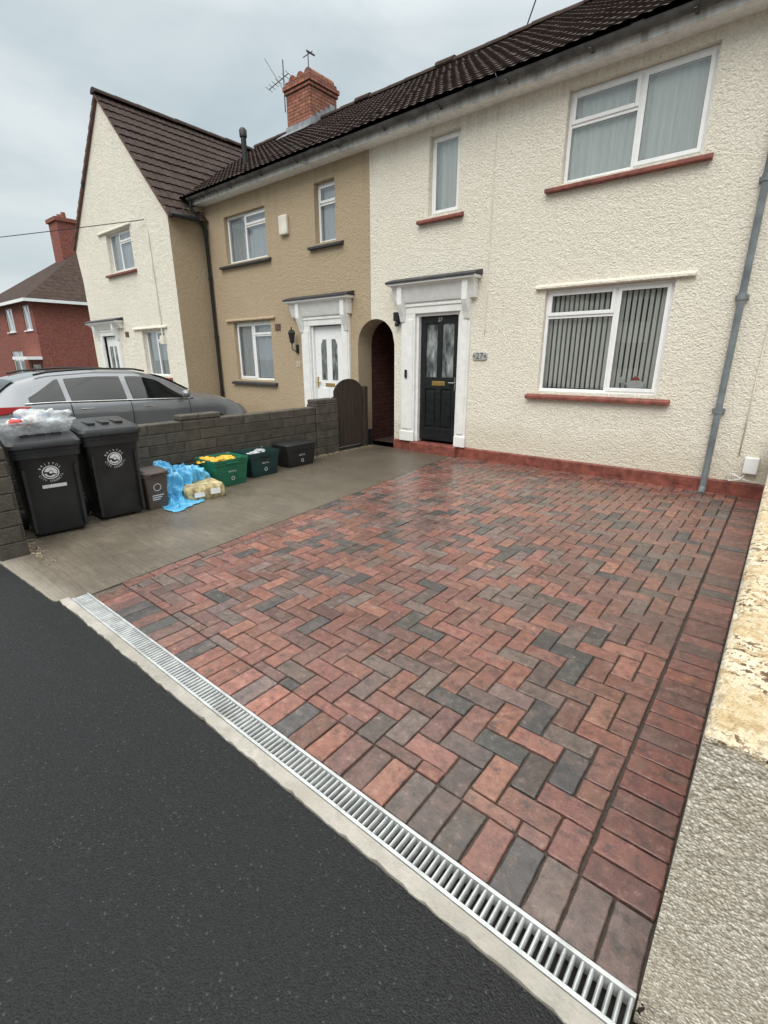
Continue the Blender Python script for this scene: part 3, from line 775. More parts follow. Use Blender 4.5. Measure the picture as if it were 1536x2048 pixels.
g=MB(); g.box(-7.80,-7.58,YF-.07,YF,3.64,3.96); g.obj('alarm_box','cream_plastic',hB,bevel=.02)
g=MB(); g.box(-8.16,-8.0,YF-.015,YF,2.02,2.14)
for k in range(5): g.box(-8.15,-8.01,YF-.02,YF-.0145,2.03+k*.022,2.04+k*.022)
g.obj('air_vent','verge',hB)
g=MB(); g.tube([(-10.19,YF-.06,0),(-10.19,YF-.06,4.08),(-10.19,6.42,4.2),(-10.28,6.26,4.45),(-10.28,6.26,4.57)],.034,10)
for z in (.7,1.9,3.1,4.0): g.lathe((-10.19,YF-.06,z),[(.044,0),(.044,.07)],10)
g.obj('downpipe','black',hB,smooth=True,sharp=40)
g=MB(); g.tube([(-9.85,7.4,5.2),(-9.85,7.4,5.95)],.055,12); g.lathe((-9.85,7.4,5.9),[(.075,0),(.08,.12),(.05,.16)],12); g.obj('vent_pipe','black',roofB,smooth=True,sharp=40)
g=MB(); cx0,cx1,cy0,cy1=-10.95,-10.10,9.60,10.5
g.box(cx0,cx1,cy0,cy1,6.2,7.62); g.box(cx0-.03,cx1+.03,cy0-.03,cy1+.03,7.62,7.70); g.box(cx0-.06,cx1+.06,cy0-.06,cy1+.06,7.70,7.79); g.box(cx0-.01,cx1+.01,cy0-.01,cy1+.01,7.79,7.88)
ch=g.obj('chimney','chimbrick',roofB,bevel=.008)
for i,xx in enumerate((cx0+.15,cx0+.43,cx0+.70)):
    for yy_ in (cy0+.08,cy0+.5):
        g=MB(); rings=[]
        for t_ in (0,.36):
            rings.append([(xx+math.cos(math.pi*q/8)*.13,yy_+t_,7.88+math.sin(math.pi*q/8)*.15) for q in range(9)])
        g.loft(rings); g.obj('chimney_cowl','terracotta',ch)
g=MB()
for k in range(5):
    yq=9.60+k*.16; zq=4.63+SL*(yq-6.17)
    g.box(cx1+.002,cx1+.02,yq,yq+.165,zq-.05,zq+.24)
zf=4.63+SL*(9.6-6.17); g.box(cx0-.04,cx1+.02,cy0-.02,cy0-.002,zf-.1,zf+.17)
g.prism([(9.3,4.63+SL*(9.3-6.17)+.05),(9.6,zf+.05),(9.6,zf+.07),(9.3,4.63+SL*(9.3-6.17)+.07)],'x',cx0-.1,cx1+.1)
g.obj('flashing','leadgrey',ch)
g=MB(); m0=(-10.98,9.58)
g.tube([(m0[0],m0[1],7.3),(m0[0],m0[1],8.35)],.014,6); g.tube([(m0[0]-.45,m0[1]-.1,7.85),(m0[0]+.15,m0[1]+.03,8.05)],.01,6)
for k in range(7):
    t_=k/6; px=m0[0]-.45+.6*t_; py=m0[1]-.1+.13*t_; pz=7.85+.2*t_; g.tube([(px+.03,py-.13,pz),(px-.03,py+.13,pz)],.006,5)
g.tube([(m0[0]+.02,m0[1]-.0,7.7),(m0[0]-.55,m0[1]-.1,8.5)],.008,5)
g.obj('tv_aerial','aerial',ch)
g=MB(); g.tube([(-10.13,9.62,7.7),(-10.13,9.62,8.25)],.012,6); g.tube([(-10.3,9.62,8.2),(-9.98,9.62,8.22)],.01,6); g.tube([(-10.05,9.5,8.21),(-10.05,9.75,8.21)],.02,6)
g.obj('tv_aerial','aerial',ch)

# ================================================================== house G
YG=5.74; GL,GR,PX,PZ,EZ=-14.95,-10.303,-12.55,6.78,4.32
hG=thing('terraced_house',(-12.6,YG,0),'cream roughcast house with steep projecting gable and brown roof','house',GRP)
g1=(-13.22,-11.98,3.46,4.29); g2=(-12.12,-11.04,1.1,2.12); g3=(-14.28,-13.50,-.1,2.05)
g=MB(); wall_sheet(g,GL,GR,-.1,EZ,[g1,g2,g3],YG,.14)
g.poly((GL,YG,EZ),(GR,YG,EZ),(PX,YG,PZ))
g.poly((GR,YG,-.1),(GR,13.9,-.1),(GR,13.9,EZ),(GR,YG,EZ)); g.poly((GL,YG,-.1),(GL,13.9,-.1),(GL,13.9,EZ),(GL,YG,EZ)); g.poly((GL,13.9,-.1),(GR,13.9,-.1),(GR,13.9,EZ),(PX,13.9,PZ),(GL,13.9,EZ))
g.poly((GL,YG,EZ),(GL,YG,EZ-.9),(GL-.14,YG,EZ-.12))
g.obj('wall','cream2',hG,recalc=False)
g=MB(); sl=(PZ-EZ)/(GR-PX)
xe=GR+.16; ze=PZ+.05-sl*(xe-PX); S=math.hypot(xe-PX,PZ+.05-ze)
tile_sheet(g,(xe,YG-.07,ze),(0,1,0),(-(xe-PX),0,PZ+.05-ze),8.2,S)
xe2=GL-.16; sl2=(PZ-EZ)/(PX-GL); ze2=PZ+.05-sl2*(PX-xe2); S2=math.hypot(PX-xe2,PZ+.05-ze2)
tile_sheet(g,(xe2,YG-.07,ze2),(0,1,0),(PX-xe2,0,PZ+.05-ze2),8.2,S2)
ridge(g,(PX,YG-.09,PZ+.07),(PX,13.9,PZ+.07))
rf=g.obj('roof','tile',hG,recalc=False)
g=MB()
g.prism([(PX,PZ+.05),(xe+.01,ze+.01),(xe-.01,ze-.04),(PX,PZ-.01)],'y',YG-.065,YG+.02)
g.prism([(PX-.001,PZ+.05),(PX-.001,PZ-.01),(xe2+.01,ze2-.04),(xe2-.01,ze2+.01)],'y',YG-.065,YG+.02)
g.obj('verge','verge',rf)
g=MB(); g.tube([(xe+.05,YG-.05,ze+.02),(xe+.05,6.3,ze+.02)],.05,8); g.obj('gutter','black',hG)
window(hG,*g1,YG,[(-13.2,-12.72,None,False),(-12.72,-12.0,4.05,False)],'redpaint',(-13.42,-11.9,3.42),(-13.6,-11.9,4.33),'net2','net',seed=8,wallmat='cream2',rec=.09)
window(hG,*g2,YG,[(-12.1,-11.6,None,False),(-11.6,-11.05,1.86,False)],'redpaint',(-12.2,-10.95,1.06),(-12.5,-10.9,2.17),'net2','net',seed=9,wallmat='cream2',rec=.09)
s=surround(hG,-14.28,-13.50,-14.5,-13.28,.0,2.05,-14.8,-13.0,2.40,YG)
g=MB(); g.box(-14.27,-13.51,YG+.05,YG+.09,0,2.04); g.box(-14.15,-13.92,YG+.04,YG+.0505,.3,1.0); g.box(-13.86,-13.63,YG+.04,YG+.0505,.3,1.0); dG=g.obj('door','white',hG,bevel=.006)
for xx in(-14.12,-13.83):
    g=MB(); g.box(xx,xx+.17,YG+.035,YG+.049,1.15,1.8); g.obj('door_glass','frost',dG)
g=MB(); g.tube([(-11.15,YG-.03,4.1),(-11.1,YG-.03,2.2),(-11.1,YG-.03,1.9)],.016,8); g.box(-11.18,-11.02,YG-.06,YG,1.8,1.98); g.obj('wall_pipe','cream_plastic',hG)
g=MB(); g.box(-12.98,-12.8,YG-.012,YG,2.0,2.12); g.obj('air_vent','verge',hG)

# ================================================================== red brick house
hR=thing('detached_house',(-34,13,0),'red brick house with hipped brown roof and tall chimney','house')
RX,RY,RE=-30,8.9,4.3
RW=((-31.6,-30.5,2.9,4.1),(-34.6,-33.3,2.9,4.1),(-38,-36.5,2.9,4.1),(-31.9,-30.5,.3,1.2),(-35,-33,.5,1.9))
g=MB(); wall_sheet(g,-40,RX,-.5,RE,list(RW),RY,.12)
g.poly((RX,RY,-.5),(RX,17,-.5),(RX,17,RE),(RX,RY,RE)); g.poly((-40,RY,-.5),(-40,17,-.5),(-40,17,RE),(-40,RY,RE)); g.poly((-40,17,-.5),(RX,17,-.5),(RX,17,RE),(-40,17,RE))
g.obj('wall','redbrick',hR,recalc=False)
e=.35; rz=7.4
g=MB(); A=(-40-e,RY-e,RE);B=(RX+e,RY-e,RE);C=(RX+e,17+e,RE);D=(-40-e,17+e,RE); R1=(-36,12.95,rz);R2=(-34,12.95,rz)
g.poly(A,B,R2,R1); g.poly(B,C,R2); g.poly(C,D,R1,R2); g.poly(D,A,R1); g.poly(D,C,B,A)
def flattile():
    t=NT('distant_roof_tile'); v=t.coord()
    w=t.n('ShaderNodeTexWave'); w.bands_direction='Z'; w.inputs['Scale'].default_value=1.6; w.wave_profile='SAW'; t.l(v,w.inputs[0])
    f=t.noise(v,4,5); c=t.ramp(f,[(.3,(.035,.022,.018)),(.7,(.085,.055,.044))]); t.col(t.mix(t.ramp(w.outputs['Fac'],[(.0,.5),(.3,0.)]),c,(.012,.009,.008))); t.rough(.85); t.bump(w.outputs['Fac'],.8,.04); t.b.inputs['Specular IOR Level'].default_value=.2; return t.m
M['flattile']=flattile()
rr_=g.obj('roof','flattile',hR)
g=MB()
g.box(-35.9,-34.6,12.4,13.5,6.9,9.1); g.box(-36,-34.5,12.3,13.6,9.1,9.3); c=g.obj('chimney','redbrick',rr_)
for xx in(-35.6,-34.95): g=MB(); g.lathe((xx,12.95,9.3),[(.14,0),(.12,.35)],10); g.obj('chimney_pot','terracotta',c)
MB().box(-40.4,RX+.42,RY-.42,RY-.352,RE-.12,RE+.02).box(RX+.352,RX+.42,RY-.353,17.3,RE-.12,RE+.02).obj('gutter','white',hR)
for (a,b,c_,d) in RW:
    window(hR,a,b,c_,d,RY,[(a,(a+b)/2,None,True),((a+b)/2,b,None,False)],'white',(a-.1,b+.1,c_),None,'net2','net',seed=a)
g=MB(); g.box(-32.3,-30.0,RY-.7,RY-.001,1.45,1.6); g.obj('porch_canopy','white',hR)

# opposite houses, reflected in the windows
def opp(x,label):
    h=thing('semi_detached_house',(x,-19,0),label,'house','houses across the road')
    H_=((x-4,x-2.2,.9,2.2),(x+2.2,x+4,.9,2.2),(x-4,x-2.2,3.2,4.3),(x+2.2,x+4,3.2,4.3),(x-.5,x+.5,0,2.1))
    g=MB(); wall_sheet(g,x-5,x+5,-.1,4.8,list(H_),-16,.1)
    shell(g,x-5,x+5,-16,-23,4.8); g.obj('wall','cream2',h,recalc=False)
    g=MB(); g.poly((x-5.3,-15.6,4.7),(x+5.3,-15.6,4.7),(x+5.3,-19.5,7.6),(x-5.3,-19.5,7.6)); g.poly((x-5.3,-23.4,4.7),(x+5.3,-23.4,4.7),(x+5.3,-19.5,7.6),(x-5.3,-19.5,7.6))
    g.poly((x-5,-16,4.8),(x-5,-23,4.8),(x-5,-19.5,7.4)); g.poly((x+5,-16,4.8),(x+5,-23,4.8),(x+5,-19.5,7.4)); g.obj('roof','flattile',h,recalc=False)
    for i,(a,b,c_,d) in enumerate(H_): 
        g=MB(); g.box(a,b,-16.12,-16.08,c_,d); g.obj('door' if i==4 else 'window','carglass',h)
for x in (-27,-15.5,-4,7.5): opp(x,'cream rendered house with brown pitched roof across the road')

# ================================================================== walls
w=thing('garden_wall',(-5.75,3.5,0),'low dark concrete block garden wall with raised end pier','wall')
g=MB(); g.prism([(-5.85,.76),(-4.47,.76),(-4.47,.955),(-5.66,.955),(-5.66,5.22),(-5.85,5.22)],'z',-.1,.76)
g.obj('masonry','block',w,bevel=.012)
g=MB(); g.box(-5.80,-4.475,.765,.95,.7605,.87); g.box(-5.845,-5.665,3.0,3.55,.7605,.83)
g.box(-5.87,-5.64,5.222,5.70,-.1,.80); g.box(-5.86,-5.65,5.23,5.69,.8005,.87)
g.obj('coping','block',w,bevel=.014)
gt=thing('wooden_gate',(-5.75,6.1,0),'weathered brown wooden gate with rounded top beside the wall','gate')
g=MB(); n=7; wy=.70
top_h=lambda y: .90+.26*math.sqrt(max(0,1-((y-5.715-wy/2)/(wy/2*1.04))**2))
for i in range(n):
    a=5.715+i*.1; b=a+.094
    g.prism([(a,.04),(b,.04)]+[(b-(b-a)*k/4,top_h(b-(b-a)*k/4)) for k in range(5)],'x',-5.76,-5.735)
g.obj('boards','wood',gt,bevel=.003)
g=MB(); g.box(-5.80,-5.7605,5.715,6.42,.2,.3); g.box(-5.80,-5.7605,5.715,6.42,.78,.88); g.obj('rails','wood',gt)
g=MB(); g.box(-5.80,-5.71,6.43,6.52,-.05,1.02); g.obj('post','wood',gt,bevel=.006)

g=MB()
bm0=[(1,0,0),(-1,0,0),(0,1,0),(0,-1,0),(0,0,1),(0,0,-1)]; F0=[(0,2,4),(2,1,4),(1,3,4),(3,0,4),(2,0,5),(1,2,5),(3,1,5),(0,3,5)]
def stone(x,y,r):
    b=len(g.v); a=random.random()*6
    for p in bm0:
        k=r*random.uniform(.6,1.3); X_=p[0]*math.cos(a)-p[1]*math.sin(a); Y_=p[0]*math.sin(a)+p[1]*math.cos(a)
        g.v.append((x+X_*k,y+Y_*k,max(0.001,r*.4+p[2]*k*.6)))
    g.f.extend([tuple(b+i for i in f) for f in F0])
for k in range(1300):
    y=random.uniform(.97,6.45); w_=.16+.10*noise.noise(Vector((y*1.5,0,0))); stone(-5.63+abs(random.gauss(0,w_*.5)),y,random.uniform(.006,.014))
for k in range(300): stone(random.gauss(-4.80,.25),.965+abs(random.gauss(0,.05)),random.uniform(.006,.014))
o=g.obj('gravel','gravel',None,recalc=False); o['kind']='stuff'; o['label']='loose tan gravel along the foot of the garden wall'; o['category']='gravel'

def near():
    Y=[.985]
    while Y[-1]<6.5: Y.append(Y[-1]+.005*(1+max(0,Y[-1]-1.3)*1.8))
    Y[-1]=6.54
    ztop=.80; xa,xb=.003,.30
    Xs=[xa+(xb-xa)*i/60 for i in range(61)]; Zs=[-.1+(ztop+.1)*i/190 for i in range(191)]
    g=MB()
    def P(x,y,z):
        p=Vector((x,y,z)); q=p.copy()
        if z>ztop-.001:
            a=.5*noise.noise(p*60)+.35*noise.noise(p*120); b=noise.noise(p*9)
            dz=.004*a+.007*b
            e=min(x-xa,.03,y-.985 if y<1.1 else 1)
            ch=noise.noise(Vector((x*18,y*18,3))); ch2=noise.noise(Vector((x*45,y*45,8)))
            dz-= .014*max(0,1-e/.03)**2 + .018*max(0,ch-.12)+.018*max(0,ch2-.15)
            q.z+=dz
        elif y<.986:
            q.y-=.0035*(noise.noise(p*110)+.5)+.003*noise.noise(p*14)
        return tuple(q)
    g.grid([[P(x,y,ztop) for x in Xs] for y in Y])
    g.grid([[P(x,.985,z) for x in Xs] for z in Zs])
    g.grid([[P(xa,y,z) for z in [ -.1,.3,.6,ztop]] for y in Y])
    g.grid([[P(xb,y,z) for z in [ -.1,.3,.6,ztop]] for y in Y])
    o=g.obj('boundary_wall','nearwall',None,smooth=True,recalc=False)
    bm=bmesh.new(); bm.from_mesh(o.data); bmesh.ops.remove_doubles(bm,verts=bm.verts,dist=.0005); bmesh.ops.recalc_face_normals(bm,faces=bm.faces); bm.to_mesh(o.data); bm.free()
    top(o,'rough rendered boundary wall with worn yellowish top','wall')
near()

# ================================================================== bins
def rring(cx,cy,hx,hy,z,r=.04,n=3,dx=0):
    pts=[]
    for (sx_,sy_,a0) in((1,1,0),(-1,1,90),(-1,-1,180),(1,-1,270)):
        for k in range(n+1):
            a=rad(a0+90*k/n); pts.append((cx+dx+sx_*(hx-r)+r*math.cos(a),cy+sy_*(hy-r)+r*math.sin(a),z))
    return pts
def emblem(mb,C,R,U,s,N):
    C=Vector(C);R=Vector(R);U=Vector(U);N=Vector(N)
    rt=s*.82
    def arc(txt,a0,a1,flip,size):
        for i,ch_ in enumerate(txt):
            if ch_==' ': continue
            a=rad(a0+(a1-a0)*i/(len(txt)-1)); pos=C+R*math.cos(a)*rt+U*math.sin(a)*rt
            up=(R*math.cos(a)+U*math.sin(a))*(-1 if flip else 1)
            text_into(mb,ch_,size,pos,up.cross(N),up)
    arc('BRISTOL',150,30,False,s*.27); arc('CITY COUNCIL',198,342,True,s*.25)
    def ring(r0,r1,n=28,c=(0,0),a0=0,a1=360):
        for k in range(n):
            a=rad(a0+(a1-a0)*k/n);b=rad(a0+(a1-a0)*(k+1)/n)
            f=lambda r,t: C+R*(c[0]*s+r*s*math.cos(t))+U*(c[1]*s+r*s*math.sin(t))
            mb.poly(f(r0,a),f(r1,a),f(r1,b),f(r0,b))
    ring(.54,.62); ring(.16,.46,20,(.02,.02),-30,170); ring(.0,.13,10,(.02,.0)); ring(.24,.36,12,(-.05,-.08),180,330); ring(.41,.47,12,(0,0),190,350)
def wheelie(loc,rz,label,sticker,hs=1.0):
    w=thing('wheelie_bin',loc,label,'bin','black wheelie bins by the garden wall')
    T=Matrix.Translation(loc)@Matrix.Rotation(rz,4,'Z')@Matrix.Diagonal((1,1,hs,1))
    def fin(mb,name,mat,parent,**k):
        mb.v=[tuple(T@Vector(p)) for p in mb.v]; return mb.obj(name,mat,parent,**k)
    H=.84
    g=MB(); R_=[(.195,.195,.03,.03,0),(.20,.20,.05,.035,0),(.222,.215,.45,.04,-.01),(.245,.235,H-.10,.045,-.02),(.25,.24,H-.09,.045,-.02),(.268,.252,H-.085,.05,-.02),(.268,.252,H-.03,.05,-.02),(.275,.258,H-.028,.05,-.02),(.275,.258,H,.05,-.02)]
    g.loft([rring(0,0,hx,hy,z,r,3,dx) for hx,hy,z,r,dx in R_])
    for yy_ in(-.19,.19): g.box(.19,.238,yy_-.012,yy_+.012,.06,.66)
    body=fin(g,'body','binblack',w,smooth=True,sharp=35)
    g=MB(); L=[(.285,.262,H+.002),(.292,.268,H+.008),(.292,.268,H+.045),(.275,.25,H+.07),(.20,.19,H+.085)]
    rings=[]
    for hx,hy,z in L:
        rings.append([(p[0],p[1],p[2]+(-(p[0]-.25)*.10 if z>H+.02 else 0)) for p in rring(0,0,hx,hy,z,.05,3,-.02)])
    g.loft(rings)
    g.box(-.34,-.30,-.2,.2,H-.02,H+.1); g.tube([(-.36,-.22,H+.04),(-.33,-.21,H+.05),(-.33,.21,H+.05),(-.36,.22,H+.04)],.016,8)
    g.box(.262,.295,-.09,.09,H+.012,H+.030)
    for yy_ in(-.12,0,.12): g.box(-.2,.14,yy_-.03,yy_+.03,H+.08,H+.118)
    fin(g,'lid','binblack',w,smooth=True,sharp=35)
    for sy_ in(-1,1):
        g=MB(); g.lathe((-.20,sy_*.225,.09),[(.02,-.02),(.09,-.02),(.095,0),(.09,.02),(.02,.02)],20,'y'); fin(g,'wheel','rubber',w,smooth=True,sharp=35)
    z=.61; xf=.222+(.245-.222)*((z-.45)/(H-.10-.45))+(-.01-.01*((z-.45)/(H-.55)))+.004
    tilt=Vector((.035,0,1)).normalized(); N=Vector((1,0,-.035)).normalized()
    g=MB(); emblem(g,(xf,0,z),(0,1,0),tilt,.102,N); fin(g,'emblem','print',body,recalc=False)
    if sticker:
        g=MB(); z=.465; g.poly((xf-.005,-.08,z),(xf-.005,.10,z),(xf-.003,.10,z+.032),(xf-.003,-.08,z+.032)); fin(g,'sticker','print',body,recalc=False)
    return w
wheelie((-5.00,1.33,0),rad(-8),'black wheelie bin with white council emblem, tub on its lid',True,.93)
wheelie((-5.06,1.87,0),rad(-4),'black wheelie bin with white council emblem and closed lid',False,.97)
tb=thing('plastic_tub',(-5.05,1.31,.875),'clear plastic tub of rubbish on top of the bin','tub')
zt=.888; ty_=1.33
g=MB(); g.loft([rring(-5.05,ty_,.17,.22,zt,.04),rring(-5.05,ty_,.205,.26,zt+.10,.05),rring(-5.05,ty_,.22,.275,zt+.10,.05),rring(-5.05,ty_,.22,.275,zt+.112,.05)],cap=False); g.obj('tub','clear',tb,smooth=True,sharp=35)
bg_=thing('rubbish_bag',(-5.05,1.33,.90),'translucent polythene bag of mixed packaging heaped in the tub','rubbish')
g=MB(); blob(g,(-5.05,ty_+.06,zt+.09),.13,77,.8,(1.05,1.35,.72),4); g.obj('bag','clear',bg_,smooth=True)
for i,(mat,n_) in enumerate((('cloud',8),('red',3),('blueplastic',3))):
    g=MB()
    for k in range(n_): blob(g,(-5.05+random.uniform(-.11,.11),ty_+random.uniform(-.16,.19),zt+random.uniform(.04,.11)),random.uniform(.03,.055),i*10+k,.7,(1,1.2,.7))
    g.obj('packaging',mat,bg_,smooth=True)

def rbox(name,x0,x1,y0,y1,h,mat,label,lid=False):
    cx,cy=(x0+x1)/2,(y0+y1)/2; hx,hy=(x1-x0)/2,(y1-y0)/2
    w=thing(name,(cx,cy,0),label,'recycling box','recycling boxes beside the garden wall')
    g=MB(); r_=[(.86,.0),(.88,.02),(.97,h-.07),(1.0,h-.065),(1.0,h-.03),(1.03,h-.028),(1.03,h),(.99,h),(.95,h-.02),(.86,.02)]
    g.loft([rring(cx,cy,hx*k,hy*k,z+.003,.03) for k,z in r_],cap=False)
    g.f.append(tuple(range(0,16))); g.f.append(tuple(range(len(g.v)-16,len(g.v))))
    bd=g.obj('tub',mat,w,smooth=True,sharp=30)
    g=MB(); g.box(x1-.0,x1+.018,cy-.09,cy+.09,h-.05,h-.035); g.obj('handle',mat,w,bevel=.003)
    g=MB(); text_into(g,'BRISTOL',.030,(x1-.008,cy,h*.55),(0,1,0),(.07,0,1))
    for k in range(16):
        a=rad(k*22.5);b=rad(k*22.5+22.5); X_=x1-.011
        f=lambda r,t:(X_,cy+r*math.cos(t),h*.38-.03+r*math.sin(t))
        g.poly(f(.018,a),f(.024,a),f(.024,b),f(.018,b))
    g.obj('emblem','print',bd,recalc=False)
    if lid:
        g=MB(); g.loft([rring(cx,cy,hx*1.05,hy*1.05,h+.004,.03),rring(cx,cy,hx*1.05,hy*1.05,h+.02,.03),rring(cx,cy,hx*.9,hy*.9,h+.04,.03)]); g.obj('lid','binblack',w,smooth=True,sharp=35)
    return w
def litter(name,cx,cy,z,mats,n,hx,hy,label,r=(.04,.08)):
    w=thing(name,(cx,cy,z),label,'rubbish')
    for i,mt in enumerate(mats):
        g=MB()
        for k in range(n if mt!='cloud' else 2): blob(g,(cx+random.uniform(-hx,hx),cy+random.uniform(-hy,hy),z+random.uniform(-.03,.015)),random.uniform(*r),i*7+k+cx,.9,(1,1.3,.5),4)
        g.obj('litter',mt,w,smooth=True)
rbox('recycling_box',-5.50,-5.06,3.02,3.50,.33,'green','green recycling box filled with yellow plastic by the wall')
litter('plastic_waste',-5.28,3.26,.295,['yellow'],8,.13,.16,'crumpled yellow plastic packaging in the green box',(.05,.08))
rbox('recycling_box',-5.56,-5.17,3.60,4.08,.32,'darkgreen','dark green recycling box with clear packaging inside')
litter('plastic_waste',-5.36,3.82,.285,['clear','cloud'],4,.11,.13,'white and clear packaging heaped in the dark box',(.03,.055))
rbox('recycling_box',-5.60,-5.25,4.28,4.82,.30,'black','black recycling box with a loose lid by the wall',True)
cd=thing('food_caddy',(-4.97,2.22,0),'small brown food waste caddy with lid beside the bins','caddy')
g=MB(); cx,cy=-4.97,2.22
g.loft([rring(cx,cy,.10,.10,.004,.02),rring(cx,cy,.122,.122,.34,.025),rring(cx,cy,.132,.132,.342,.025),rring(cx,cy,.132,.132,.365,.025)]); bd=g.obj('body','brownplastic',cd,smooth=True,sharp=35)
g=MB(); g.loft([rring(cx,cy,.137,.137,.368,.03),rring(cx,cy,.137,.137,.385,.03),rring(cx,cy,.11,.11,.41,.03)]); g.tube([(cx,cy-.137,.32),(cx+.10,cy-.15,.35),(cx+.15,cy-.05,.38),(cx+.15,cy+.05,.38),(cx+.10,cy+.15,.35),(cx,cy+.137,.32)],.008,6); g.obj('lid','brownplastic',cd,smooth=True,sharp=35)
g=MB()
for k in range(24):
    a=rad(k*15);b=rad(k*15+15); f=lambda r,t:(cx+.120+r*math.sin(t)*.08,cy-.0+r*math.cos(t),.23+r*math.sin(t)); g.poly(f(.034,a),f(.040,a),f(.040,b),f(.034,b))
for k in range(3): g.poly((cx+.113-k*.002,cy-.06,.14-k*.022),(cx+.113-k*.002,cy+.06-k*.02,.14-k*.022),(cx+.114-k*.002,cy+.06-k*.02,.150-k*.022),(cx+.114-k*.002,cy-.06,.150-k*.022))
g.obj('emblem','print',bd,recalc=False)
T=Matrix.Translation((-4.98,2.76,0))@Matrix.Rotation(rad(-10),4,'Z')
bx=thing('cardboard_box',(-4.98,2.76,0),'yellow and white printed cardboard box under the blue bag','box')
cb=MB()
rings=[]
for z,k in((.002,.97),(.05,1.03),(.11,1.0),(.145,.93),(.158,.75)):
    rings.append([(p[0]+.015*noise.noise(Vector((p[0]*9,p[1]*9,z*9))),p[1]+.015*noise.noise(Vector((p[0]*9,p[1]*9,z*9+5))),z+(.018*noise.noise(Vector((p[0]*8,p[1]*8,1))) if z>.1 else 0)) for p in rring(0,0,.20*k,.21*k,z,.035,4)])
cb.loft(rings); cb.v=[tuple(T@Vector(p)) for p in cb.v]
cbo=cb.obj('carton','card',bx,smooth=True,sharp=50)
for bb in((.206,.211,-.14,-.03,.04,.09),(.206,.211,.04,.15,.05,.11)):
    g=MB(); g.box(*bb); g.v=[tuple(T@Vector(p)) for p in g.v]; g.obj('printed_panel','cloud',cbo)
def bag():
    n=120; P=[]
    sm=lambda a,b,t: max(0,min(1,(t-a)/(b-a)))**2*(3-2*max(0,min(1,(t-a)/(b-a))))
    for i in range(n):
        row=[]
        for j in range(n):
            u=i/(n-1); v=j/(n-1)
            y=2.32+.64*u-.10*v*(1-u); x=-5.46+.84*v+.06*math.sin(u*5)*v-.26*u*max(0,v-.45)*2
            up=sm(0,.14,u)*(1-sm(.80,1.0,u)*.4)
            prof=(1-sm(.38,.84,v))*sm(-.05,.08,v+.02)
            hgt=(.28+.10*math.exp(-((u-.25)**2)/.03)*math.exp(-((v-.3)**2)/.05))*up*prof
            p=Vector((x*6,y*6,0)); a=noise.noise(p*1.0); b=1-abs(noise.noise(p*1.5+Vector((0,3,0))))*2.4; c=1-abs(noise.noise(p*2.9+Vector((9,0,0))))*2.4
            k=min(1,hgt*8+.2)
            hgt=max(hgt+(.06*a+.065*(b-.5)+.030*(c-.5))*k,.008+.004*b)
            edge=.07*noise.noise(Vector((u*5,v*5,4)))+.03*noise.noise(Vector((u*14,v*14,1)))
            row.append((x+edge+.035*a+.02*c,y+.05*noise.noise(p+Vector((3,3,3)))+edge*.5,hgt))
        P.append(row)
    g=MB(); g.grid(P); o=g.obj('plastic_sheet','bluebag',None,smooth=True,recalc=False)
    top(o,'crumpled blue polythene bag slumped over a carton by the wall','plastic bag')
bag()

